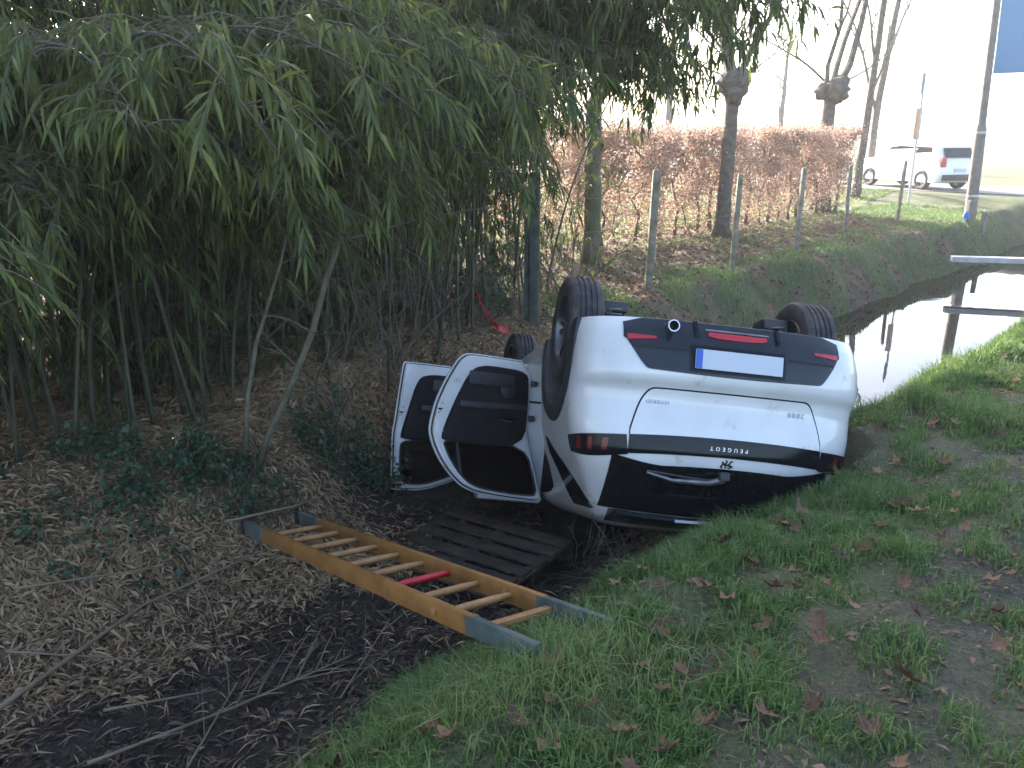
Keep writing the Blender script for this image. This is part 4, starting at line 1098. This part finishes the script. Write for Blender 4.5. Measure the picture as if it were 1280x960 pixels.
# ------------------------------------------------------------------ beech hedge with dead leaves still on
def hedge():
    r = np.random.default_rng(77); rr = random.Random(77)
    x0, y0 = xy(3.6, 6.5); root = empty('beech_hedge', (x0, y0, gz(x0, y0))); tag(root, 'clipped beech hedge with dry brown leaves along the far bank', 'hedge')
    O = np.array([x0, y0, gz(x0, y0)]); tips = []
    S = 3.6; tw = MB(); k = 0
    H = 2.15
    while S < 19.2:
        o_ = 6.4+rr.gauss(0, .06)-.03*(S-6); x, y = xy(S, o_); z = gz(x, y)
        base = Vector((x-O[0], y-O[1], z-O[2]-.05))
        thick = rr.choice([.02, .03, .035, .05])
        P = [base+Vector((rr.gauss(0, .03)*i, rr.gauss(0, .03)*i, H*.95*i/7)) for i in range(8)]
        MB().tube(P, [thick*(1.2 if i == 0 else 1-.1*i) for i in range(8)], 7).build('trunk', M['bark'], root, 'all')
        for i in range(1, 8):
            for q in range(5):
                d = Vector((DD[0]*rr.choice((-1, 1)), DD[1]*rr.choice((-1, 1)), 0))*rr.uniform(.2, 1)+Vector((NN[0], NN[1], 0))*rr.gauss(0, .55)+Vector((0, 0, rr.uniform(-.1, .7)))
                Ln = rr.uniform(.35, .8)
                pth = [P[i]]; dv = d.normalized()
                for w_ in range(4):
                    dv = (dv+Vector((rr.gauss(0, .22), rr.gauss(0, .22), rr.gauss(0, .2)))).normalized(); nx_ = pth[-1]+dv*Ln/4
                    if nx_.z-base.z > H: nx_.z = base.z+H-rr.random()*.05
                    pth.append(nx_)
                tw.tube(pth, [.008, .006, .005, .004, .002], 3, cap=False); tips.append(np.array([p[:] for p in pth]))
        S += rr.uniform(.40, .62); k += 1
    tag(tw.build('twigs', M['twig'], root), kind='stuff')
    T = np.array(tips); n = 120000
    i = r.integers(len(T), size=n); u = r.uniform(.3, 4, n); a = np.minimum(3, u.astype(int)); f_ = (u-a)[:, None]
    P = T[i, a]*(1-f_)+T[i, a+1]*f_+r.normal(size=(n, 3))*.10
    hz = P[:, 2]-T[:, 0, 2].min(); keep = r.random(n) < np.clip(.13+.55*hz, 0, 1)
    s2, o2 = so(P[:, 0]+O[0], P[:, 1]+O[1]); keep &= r.random(n) < np.clip(.25+(s2-4.5)*.22, .25, 1)
    P = P[keep]; n = len(P)
    D = unit(r.normal(size=(n, 3))+np.array([0, 0, -.5]))
    Vv, Ff = leaves_np(P, D, r.uniform(.045, .085, n), r.uniform(.028, .05, n), fold=.25, droop=.1)
    tag(link('dry_leaves', npmesh('dry_leaves', Vv, Ff, attrs=dict(tint=np.repeat(r.random(n), 5))), M['beech'], root), kind='stuff')
hedge()

# ------------------------------------------------------------------ far wood on the horizon
def far_wood():
    r = np.random.default_rng(9); Ps = []
    for k in range(260):
        a = r.uniform(-.8, .8); d = r.uniform(230, 330); h = r.uniform(5, 10); c = np.array([d*math.sin(a), d*math.cos(a), 0])
        q = r.normal(size=(70, 3))*np.array([3.0, 2.0, h*.26])+c+np.array([0, 0, h*.5]); q[:, 2] = np.maximum(q[:, 2], .2); Ps.append(q)
    P = np.concatenate(Ps); n = len(P); D = unit(r.normal(size=(n, 3)))
    Vv, Ff = leaves_np(P, D, r.uniform(.8, 2.2, n), r.uniform(.5, 1.2, n))
    o = link('far_wood', npmesh('far_wood', Vv, Ff, attrs=dict(tint=np.repeat(r.random(n), 5))), mat('far_wood', (.10,.09,.075), (.15,.14,.10), attr='tint', rough=.9))
    tag(o, 'distant band of bare winter woodland along the horizon', 'woodland', kind='stuff')
far_wood()

# ------------------------------------------------------------------ utility pole, sign, beam over the water, parked car
def gpt(x, y): return (x, y, gz(x, y))
x, y = 12.2, 22.7; z = gz(x, y)
root = empty('utility_pole', (x, y, z-.3), (0, R(-1.6), 0)); tag(root, 'grey wooden utility pole standing on the sunlit verge', 'pole')
MB().tube([(0,0,0),(0,0,2.6),(0,0,2.75),(0,0,9)], [.15,.135,.10,.075], 14).build('shaft', M['polewood'], root, 30)
for zz in (.9, 2.5): MB().tube([(0,0,zz),(0,0,zz+.06)], .148, 14).build('band', M['galv'], root, 30)
for k, dx in enumerate((-.26, .20)):
    x2 = x+dx; y2 = y-.35; o = MB().box((0, 0, .28), (.10, .09, .56), bev=.01).build('short_stake', M['polewood']); o.location = (x2, y2, gz(x2, y2)-.05); o.rotation_euler = (0, R(3-6*k), .3)
    tag(o, 'short weathered wooden stake at the foot of the utility pole', 'stake', 'stakes by the utility pole')
m = MB(); m.lathe([(.0, 0), (.06, 0), (.065, .02), (.065, .17), (.05, .21), (.025, .225), (.025, .25), (.0, .25)], 18, 'z')
o = m.build('blue_canister', M['blueplastic'], None, 35); o.location = gpt(11.85, 22.25); tag(o, 'small blue plastic canister at the foot of the utility pole', 'canister')

x, y = 12.3, 26.6; z = gz(x, y)
root = empty('road_sign', (x, y, z-.2)); tag(root, 'road sign seen edge on above an orange panel on a thin post', 'sign')
MB().tube([(0,0,0),(0,0,4.0)], .035, 12).build('post', M['galv'], root, 30)
m = MB(); m.lathe([(.0, -.012), (.30, -.012), (.305, 0), (.30, .012), (.0, .012)], 40, 'y'); o = m.build('disc', M['signback'], root, 30); o.location = (-.05, -.02, 3.75); o.rotation_euler = (0, 0, R(62)); o.scale = (1, 1, 1.15)
o = MB().box((-.04, -.03, 2.55), (.26, .03, .9), Matrix.Rotation(R(30), 4, 'Z'), bev=.006).build('orange_panel', M['orange'], root, 30)

# large plate of a road sign at the right, its posts standing on the near bank
root = empty('large_sign', (5.05, 7.75, gz(5.05, 7.75)-.3)); tag(root, 'grey blue back of a large road sign plate at the right edge', 'sign')
z0 = gz(5.05, 7.75)-.3
th = R(20)
o = MB().box((0, 0, 0), (1.9, .02, 1.3), bev=.006).build('plate', M['signback'], root, 30); o.location = (-.02, -.02, 2.86-z0); o.rotation_euler = (0, R(-2), R(6))
for dx in (.16, .80):
    MB().tube([(dx, .06, 0), (dx, .06, 3.7-z0)], .03, 12).build('post', M['galv'], root, 30)
    # kept clear of the plate by its clamps
    for zz in (2.5-z0, 3.2-z0): MB().box((dx, .03, zz), (.1, .05, .04), bev=.004).build('clamp', M['galv'], root, 30)

# pale beam across the water
a = Vector((9.20, 17.6, -.84)); b = Vector((13.6, 16.4, -.80)); d = b-a; L = d.length
o = MB().box((L/2, 0, 0), (L, .22, .11), bev=.008).build('plank_bridge', M['pale']); o.location = a; o.rotation_euler = (0, -math.asin(d.z/L), math.atan2(d.y, d.x))
tag(o, 'pale concrete plank laid across the ditch water', 'plank')

def parked_car():
    x, y = 14.4, 31.0; z = float(ground0(np.array([x]), np.array([y]))[0])+.03
    root = empty('parked_car', (x, y, z), (0, 0, R(108))); tag(root, 'white car parked on the lane beyond the hedge', 'car')
    side = [(-2.0,.30),(-2.05,.55),(-2.0,.85),(-1.92,1.0),(-1.75,1.42),(-1.5,1.52),(.2,1.54),(.55,1.45),(1.15,1.02),(1.9,.90),(2.1,.70),(2.12,.35),(2.0,.25),(-1.9,.25)]
    m = MB(); secs = [(-.84, .94), (-.80, .985), (-.62, 1.0), (.62, 1.0), (.80, .985), (.84, .94)]
    n = len(side); V = []; F = []
    for yy, k in secs:
        for px, pz in side: V.append((px*k, yy*(1 if pz < 1.05 else .84), .25+(pz-.25)*k))
    for i in range(len(secs)-1):
        for j in range(n): F.append((i*n+j, i*n+(j+1)%n, (i+1)*n+(j+1)%n, (i+1)*n+j))
    F.append(tuple(range(n-1,-1,-1))); F.append(tuple((len(secs)-1)*n+j for j in range(n)))
    m.add(V, F).build('body', M['whitecar'], root, 40)
    for sg in (-1, 1):
        MB().prism([(-1.55,1.02),(-1.45,1.40),(.05,1.43),(.45,1.38),(.95,1.02)], sg*.715, sg*.735).build('side_window', M['dark_glass'], root)
    MB().box((-1.87, 0, 1.22), (.02, 1.15, .34), Matrix.Rotation(R(22), 4, 'Y')).build('rear_window', M['dark_glass'], root)
    MB().box((.86, 0, 1.26), (.02, 1.2, .5), Matrix.Rotation(R(-54), 4, 'Y')).build('windscreen', M['dark_glass'], root)
    for sg in (-1, 1):
        MB().box((-1.99, sg*.68, .92), (.08, .2, .32), bev=.02).build('taillight', M['red_lens'], root, 40)
        MB().box((2.05, sg*.6, .72), (.1, .3, .14), bev=.02).build('headlight', M['pale'], root, 40)
    MB().box((-2.04, 0, .42), (.06, 1.4, .2), bev=.02).build('rear_bumper', M['plastic'], root, 40)
    MB().box((-2.07, 0, .66), (.015, .5, .11)).build('license_plate', M['plate'], root)
    for px in (-1.25, 1.3):
        for sg in (-1, 1):
            w = link('wheel', HU, M['steel'], root); w.location = (px, sg*.76, .32); w.scale = (.93,)*3; w.rotation_euler = (0, 0, 0 if sg < 0 else math.pi)
            link('tyre', TY, M['rubber'], w); link('rim', RI, M['rim'], w)
parked_car()

# red tape by the fence
m = MB(); pth = [(-.40, 9.25, .0), (-.33, 9.2, -.17), (-.24, 9.15, -.30), (-.15, 9.1, -.38), (-.05, 9.2, -.44)]
V = []; F = []
for i, p in enumerate(pth):
    V += [(p[0], p[1], p[2]+.035), (p[0]+.01, p[1]-.01*(i % 2), p[2]-.035), (p[0]+.004, p[1]+.003, p[2]+.034), (p[0]+.014, p[1]+.003, p[2]-.034)]
for i in range(len(pth)-1):
    a = i*4; F += [(a, a+1, a+5, a+4), (a+2, a+6, a+7, a+3)]
o = m.add(V, F).build('barrier_tape', M['redtape'], None, False, False); tag(o, 'strip of red barrier tape caught in twigs behind the open doors', 'tape')

# ------------------------------------------------------------------ canes lying on the litter and mud
def cane(label, P, r, tw=0, seed=1, group=None):
    rr = random.Random(seed)
    Q = []
    for i in range(len(P)-1):
        for t in np.linspace(0, 1, 7)[:-1]: Q.append(tuple(Vector(P[i])*(1-t)+Vector(P[i+1])*t))
    Q.append(tuple(P[-1]))
    lift = min(0, min(q[2]-(gz(q[0], q[1])) for q in Q))
    Q = [(q[0], q[1], max(q[2], gz(q[0], q[1])+r*.6)) for q in Q]
    o0 = Vector(Q[0]); root = empty('dry_cane', o0); tag(root, label, 'cane', group)
    n = len(Q); MB().tube([tuple(Vector(q)-o0) for q in Q], [r*(1-.55*i/n)*(1.15 if i % 3 == 0 else 1) for i in range(n)], 6).build('stalk', M['cane'], root, 'all')
    if tw:
        mb = MB()
        for k in range(tw):
            i = rr.randint(n//5, n-2); p = Vector(Q[i]); d = (Vector(Q[i+1])-p).normalized(); sd = Vector((-d.y, d.x, 0))*rr.choice((-1, 1, 1))
            L_ = rr.uniform(.12, .45); e = p+(d*.75+sd*.6+Vector((0, 0, rr.uniform(.05, .35))))*L_
            mb.tube([tuple(p-o0), tuple((p+e)/2-o0+Vector((0, 0, .01))), tuple(e-o0)], [r*.4, r*.3, r*.15], 4, cap=False)
        tag(mb.build('side_shoots', M['cane'], root), kind='stuff')
cane('long pale cane lying up the leaf litter slope', [(-2.51,3.48,-1.0),(-2.32,4.66,-1.15),(-1.78,5.24,-1.1)], .014)
cane('dry cane with many side shoots lying in the dark mud', [(-2.07,3.39,-1.25),(-1.5,3.85,-1.28),(-.94,4.28,-1.25)], .011, 16, 2)
cane('short straight cane lying across the mud beside the branched cane', [(-2.14,3.72,-1.2),(-1.63,3.96,-1.25)], .008)
cane('bare stick leaning over the mud in front of the branched cane', [(-1.60,3.42,-1.3),(-1.46,3.82,-1.1)], .007, 2, 3)
cane('thin crooked twig running down from the litter to the mud', [(-2.41,5.33,-.98),(-1.95,4.75,-1.15),(-1.68,4.25,-1.3)], .006, 2, 4)
cane('cane lying behind the hooked ends of the ladder', [(-2.0,5.33,-.9),(-1.57,5.59,-.9),(-1.21,6.53,-1.1)], .010)
cane('pale split cane in the litter above the mud edge', [(-2.9,4.35,-.85),(-2.2,4.9,-1.0)], .007)
cane('thin cane poking out of the mud near the grass', [(-.95,3.95,-1.3),(-.72,4.35,-1.05)], .006, 3, 6)
cane('cane lying along the edge of the mud below the litter', [(-2.75,3.95,-1.0),(-2.0,4.15,-1.2)], .007, 2, 7)

# ------------------------------------------------------------------ loose bamboo leaf litter and straw (uncountable)
def scatter_litter(name, label, n, box, test, ln, wd, mt, seed, zoff=(.0, .03), tilt=.5):
    r = np.random.default_rng(seed)
    s_ = r.uniform(box[0], box[1], n); o_ = r.uniform(box[2], box[3], n); X, Y = xy(s_, o_)
    keep = r.random(n) < test(X, Y, s_, o_); X, Y = X[keep], Y[keep]; n = len(X)
    Z = ground(X, Y)+r.uniform(zoff[0], zoff[1], n)
    keep = Z > WATER_Z; X, Y, Z = X[keep], Y[keep], Z[keep]; n = len(X)
    e_ = .05; gx_ = (ground(X+e_, Y)-ground(X-e_, Y))/(2*e_); gy_ = (ground(X, Y+e_)-ground(X, Y-e_))/(2*e_)
    a = r.uniform(0, 2*np.pi, n); dx, dy = np.cos(a), np.sin(a)
    D = unit(np.stack([dx, dy, np.clip(dx*gx_+dy*gy_, -1.2, 1.2)+np.abs(r.normal(0, tilt, n))*.5], 1))
    P = np.stack([X, Y, Z], 1)
    Vv, Ff = leaves_np(P, D, r.uniform(*ln, n), r.uniform(*wd, n), fold=.3, droop=.25)
    o = link(name, npmesh(name, Vv, Ff, attrs=dict(tint=np.repeat(r.beta(1.5, 2.2, n), 5))), mt)
    tag(o, label, 'litter', kind='stuff')
def litmask(X, Y, s_, o_):
    g, l, w = masks(X, Y); n1 = noise2(X, Y, 21, 2.6, 2)
    return np.clip(l, 0, 1)*np.clip(.65+.6*n1, .15, 1)
scatter_litter('bamboo_litter', 'pale dry bamboo leaves and straw covering the slope below the thicket', 120000, (-5.5, 3.4, .7, 4.6), litmask, (.04, .16), (.008, .024), M['straw'], 41)
scatter_litter('mud_litter', 'dark soaked leaves scattered over the ditch mud', 16000, (-5, 2.0, -.9, 1.6), lambda X, Y, s_, o_: np.full(len(X), .8), (.04, .12), (.008, .03), mat('soaked_leaf', (.03,.021,.014), (.13,.085,.055), attr='tint', rough=.5), 42, tilt=.35)
scatter_litter('hedge_litter', 'brown fallen leaves on the ground under the hedge and fence', 26000, (1.2, 19, 2.1, 9.0), lambda X, Y, s_, o_: (1-.8*masks(X, Y)[0])*np.clip(1.2-.14*np.abs(o_-4.2), .15, 1), (.05, .10), (.03, .07), M['litter'], 43)
scatter_litter('bank_litter', 'small leaf scraps and stalks lying in the grass of the near bank', 16000, (-4.0, 6, -4.4, -.5), lambda X, Y, s_, o_: np.full(len(X), .7), (.012, .055), (.004, .024), M['litter'], 44, zoff=(.0, .02))

scatter_litter('mud_straw', 'pale straw stalks strewn thinly over the ditch mud', 2600, (-5, 1.0, -.7, 1.2), lambda X, Y, s_, o_: np.full(len(X), .8), (.05, .20), (.004, .012), M['straw'], 45, tilt=.4)
# ------------------------------------------------------------------ grass (uncountable)
def blades(name, label, X, Y, Ln, W, lean, seed, tint, mt=None):
    r = np.random.default_rng(seed); n = len(X)
    Z = ground(X, Y)-.006
    a = r.uniform(0, 2*np.pi, n); b = r.uniform(0, 2*np.pi, n)
    P = np.stack([X, Y, Z], 1); sdv = np.stack([np.cos(a), np.sin(a), np.zeros(n)], 1)*W[:, None]*.5
    ld = np.stack([np.cos(b), np.sin(b), np.zeros(n)], 1)*(lean*Ln)[:, None]
    up = np.array([0, 0, 1.0])
    m1 = P+ld*.28+up*(Ln*.55)[:, None]
    drop = np.clip(1-lean*.45, .25, 1)
    tp = P+ld+up*(Ln*drop)[:, None]
    Vv = np.stack([P-sdv, P+sdv, m1-sdv*.8, m1+sdv*.8, tp], 1).reshape(-1, 3)
    k = np.arange(n)*5
    Ff = np.concatenate([np.stack([k, k+1, k+3], 1), np.stack([k, k+3, k+2], 1), np.stack([k+2, k+3, k+4], 1)])
    o = link(name, npmesh(name, Vv, Ff, attrs=dict(tint=np.repeat(np.clip(tint, 0, 1), 5))), mt or M['grass']); tag(o, label, 'grass', kind='stuff')
def grass_near():
    r = np.random.default_rng(51); n = 520000
    s_ = -4.0+11*r.random(n)**1.25; o_ = r.uniform(-4.6, -.45, n); X, Y = xy(s_, o_)
    g, l, w = masks(X, Y); tuft = noise2(X, Y, 52, 3.2, 3); fine = noise2(X, Y, 53, 11, 2)
    crest = np.exp(-((o_+1.55)/.55)**2)
    p = (g**1.2+.34)*np.clip(.56+.8*fine+.45*tuft, .06, 1)*(.75+.25*crest)
    keep = (r.random(n) < p) & (Y > .5) & ((ground0(X, Y)-ground(X, Y)) < .30) & (env_at(X, Y) > 50) & (np.abs(X) < .66*Y+.6)
    s_, o_, X, Y, tuft, crest, g, fine = [q[keep] for q in (s_, o_, X, Y, tuft, crest, g, fine)]; n = len(X)
    carside0 = np.exp(-(((X-1.5)/.7)**2+((Y-4.4)/.6)**2))
    Ln = (.020+.038*r.random(n))*(1+.8*np.clip(fine, -.3, 1))+(.04+.13*r.random(n))*np.clip(crest*.6+.8*tuft-.12, 0, 1.2)*(1-.5*carside0)
    carside = np.exp(-(((X-1.35)/.9)**2+((Y-4.35)/.7)**2)); edge = np.exp(-((o_+1.35)/.35)**2)*carside; Ln = Ln+edge*(.01+.045*r.random(n))
    lean = np.abs(r.normal(.55, .4, n)); W = .0036+.0036*r.random(n)
    dry = (r.random(n) < .16)*1.0
    tint = np.clip(r.beta(1.4, 3.5, n)+.25*np.clip(-fine, 0, 1)+dry*.6, 0, 1)
    blades('bank_grass', 'green grass growing on the near bank', X, Y, Ln, W, lean, 54, tint)
    # dry straw coloured tussock blades near the ladder end
    m_ = 4200; X = r.normal(-.02, .30, m_); Y = r.normal(2.62, .22, m_)
    blades('dry_tussock', 'yellowed grass tussock beside the near end of the ladder', X, Y, .07+.13*r.random(m_), .003+.002*r.random(m_), np.abs(r.normal(.7, .35, m_)), 55, .35+.65*r.random(m_))
    m_ = 2200; X = r.normal(-.42, .16, m_); Y = r.normal(3.75, .14, m_)
    blades('ditch_grass', 'patch of bright green grass at the ditch edge under the ladder', X, Y, .05+.08*r.random(m_), .004+.002*r.random(m_), np.abs(r.normal(.5, .3, m_)), 56, .5*r.random(m_))
grass_near()
def grass_far():
    r = np.random.default_rng(61); n = 90000
    s_ = r.uniform(3, 23, n); o_ = r.uniform(1.7, 6.0, n); X, Y = xy(s_, o_); g, l, w = masks(X, Y)
    keep = r.random(n) < g*np.clip(.7+.6*noise2(X, Y, 62, 4, 2), .1, 1)
    X, Y = X[keep], Y[keep]; n = len(X)
    blades('far_bank_grass', 'grass and moss growing on the far bank', X, Y, .04+.09*r.random(n), .007+.006*r.random(n), np.abs(r.normal(.6, .4, n)), 63, r.beta(1.5, 2.5, n))
    n = 60000; s_ = r.uniform(5, 24, n); o_ = r.uniform(-4.0, -.3, n); X, Y = xy(s_, o_)
    keep = (r.random(n) < masks(X, Y)[0]) & (Y > 0); X, Y = X[keep], Y[keep]; n = len(X)
    blades('bank_grass', 'grass along the near bank beyond the car', X, Y, .05+.10*r.random(n), .006+.005*r.random(n), np.abs(r.normal(.6, .4, n)), 64, r.beta(1.5, 3, n))
    n = 90000; s_ = r.uniform(4, 32, n); o_ = 6.8+22*r.random(n)**1.5; X, Y = xy(s_, o_); 
    k2 = (s_ < 26) | (s_ > 31.5); X, Y = X[k2], Y[k2]; n = len(X)
    blades('lawn_grass', 'sunlit lawn beyond the hedge', X, Y, .05+.07*r.random(n), .012+.01*r.random(n), np.abs(r.normal(.6, .4, n)), 65, .3+.6*r.random(n))
grass_far()

# ------------------------------------------------------------------ fallen plane leaves on the near bank, one object each
def leaf_mesh(seed):
    rr = random.Random(seed); tipsA = [-128, -62, 0, 60, 126]; tl = [.55, .85, 1.0, .82, .55]
    out = []
    out.append((-.0, -.12))
    for k in range(5):
        a = R(90+tipsA[k]*-1); l = tl[k]*rr.uniform(.85, 1.1)
        w = .30
        out.append((math.cos(a-w*.8)*l*.74, math.sin(a-w*.8)*l*.74)); out.append((math.cos(a-.07)*l*.82, math.sin(a-.07)*l*.82)) if rr.random() < .6 else None
        out.append((math.cos(a)*l, math.sin(a)*l)); out.append((math.cos(a+w*.7)*l*.78, math.sin(a+w*.7)*l*.78))
        if k < 4:
            am = R(90-(tipsA[k]+tipsA[k+1])/2); out.append((math.cos(am)*.46, math.sin(am)*.46))
    # order by angle round the centre
    c = (0, .08); out.sort(key=lambda p: math.atan2(p[1]-c[1], p[0]-c[0]))
    n = len(out); curl = rr.uniform(.6, 1.5); tw = rr.uniform(-.8, .8); fold = rr.uniform(-.5, .9)
    def lift(x, y, k): d = math.hypot(x, y); return curl*.42*d*d+tw*x*y*.5+fold*abs(x)*.4+.06*math.sin(k*2.3+seed)
    V = [(0, .08, 0)]; F = []
    for k, (x, y) in enumerate(out): V.append((x*.52, y*.52+.03, lift(x*.52, y*.52, k)*.9))
    for k, (x, y) in enumerate(out): V.append((x, y, lift(x, y, k)))
    for k in range(n):
        j = (k+1) % n; F += [(0, 1+k, 1+j), (1+k, 1+n+k, 1+n+j, 1+j)]
    m = MB().add(V, F); m.tube([(0, .05, .0), (.02, -.25, .04), (.05, -.5, .12)], [.016, .014, .010], 4)
    me = m.mesh('fallen_leaf', 'all', fix=False)
    return me
LM = [leaf_mesh(s_) for s_ in range(6)]
for i, me in enumerate(LM): me.materials.append(M['deadleaf'] if i % 2 == 0 else M['deadleaf2'])
def drop_leaf(x, y, size, k=None, up=.012):
    z = gz(x, y); e_ = .06
    nrm = Vector((-(gz(x+e_, y)-gz(x-e_, y))/(2*e_), -(gz(x, y+e_)-gz(x, y-e_))/(2*e_), 1)).normalized()
    o = link('fallen_leaf', LM[random.randrange(6) if k is None else k])
    q = Vector((0, 0, 1)).rotation_difference((nrm+Vector((random.gauss(0, .38), random.gauss(0, .38), 0))).normalized())
    o.rotation_euler = (q @ Euler((0, 0, random.uniform(0, 6.28))).to_quaternion()).to_euler(); o.location = (x, y, z+up+.022+.025*random.random()); o.scale = (size, size, size*random.uniform(.7, 1.2))
    tag(o, 'curled dry brown plane leaf fallen on the grassy bank', 'leaf', 'plane leaves fallen on the near bank')
# (x, y, size): the ones that stand out, then a loose random spread
BIG = [(1.27,2.30,.085),(1.98,3.72,.07),(1.53,3.30,.055),(1.0,3.30,.055),(1.15,3.12,.06),(.62,2.62,.075),(.55,2.72,.07),(.70,2.45,.08),(.55,2.42,.07),(.86,2.50,.075),(.95,2.72,.06),(1.1,2.55,.06),(.32,2.10,.08),(.12,2.12,.085),(.22,2.28,.07),(.02,2.2,.07),(.45,2.05,.07),(1.05,2.06,.06),
       (1.50,3.95,.075),(1.40,4.05,.075),(1.28,3.78,.07),(1.18,3.85,.06),(.98,3.55,.07),(1.32,3.42,.065),(1.42,3.30,.07),(1.62,3.38,.06),(1.75,3.55,.06),(2.1,3.95,.08),(2.35,4.3,.07),(2.0,4.4,.075),(1.55,2.95,.055),(1.75,2.7,.05),(1.95,2.9,.055),(1.45,2.65,.055),(1.3,2.75,.05),(1.62,2.45,.06),(1.05,2.95,.06),(.85,2.9,.065),(.75,3.05,.065),(.62,3.1,.06),(.5,2.95,.06),(.1,2.45,.06),(.9,2.2,.06),(.75,2.15,.06),(2.2,3.4,.05),(2.05,3.1,.05)]
for x, y, sz in BIG: drop_leaf(x+random.gauss(0, .02), y+random.gauss(0, .02), sz*random.uniform(.8, 1.05))
n_ = 0
while n_ < 190:
    s_ = -3.6+9.5*random.random()**1.3; o_ = random.uniform(-3.4, -.55); x, y = xy(s_, o_)
    if y < 1.6 or abs(x) > .64*y+.2 or float(ground0(np.array([x]), np.array([y]))[0])-gz(x, y) > .02: continue
    drop_leaf(x, y, random.uniform(.028, .068)); n_ += 1

# small pale pebbles on the bare track
for k in range(12):
    s_ = random.uniform(-2.2, 1.5); x, y = xy(s_, -2.95+random.gauss(0, .35))
    if y < 1.8: continue
    bm = bmesh.new(); bmesh.ops.create_icosphere(bm, subdivisions=1, radius=random.uniform(.004, .008))
    for v in bm.verts: v.co = Vector((v.co.x*random.uniform(.8, 1.3), v.co.y*random.uniform(.8, 1.3), v.co.z*.7))
    me = bpy.data.meshes.new('pebble'); bm.to_mesh(me); bm.free(); o = link('pebble', me, M['concrete']); o.location = (x, y, gz(x, y)+.003)
    tag(o, 'small pale pebble lying on the worn bare track', 'pebble', 'pebbles on the worn track')

# ------------------------------------------------------------------ thin haze volume added to imitate the pale wash of lens glare
hz = MB().box((0, 150, 5.0), (900, 500, 16.0)).build('haze', None)
hm = bpy.data.materials.new('haze'); hm.use_nodes = True; nt = hm.node_tree
for n in list(nt.nodes):
    if n.type == 'BSDF_PRINCIPLED': nt.nodes.remove(n)
HAZE = .0015
pv = nt.nodes.new('ShaderNodeVolumePrincipled'); pv.inputs['Color'].default_value = (.93,.95,1,1); pv.inputs['Density'].default_value = HAZE; pv.inputs['Anisotropy'].default_value = .35
nt.links.new(pv.outputs[0], nt.nodes['Material Output'].inputs['Volume'])
hz.data.materials.append(hm); tag(hz, 'thin haze volume added for the pale wash of lens glare', 'haze', kind='stuff')
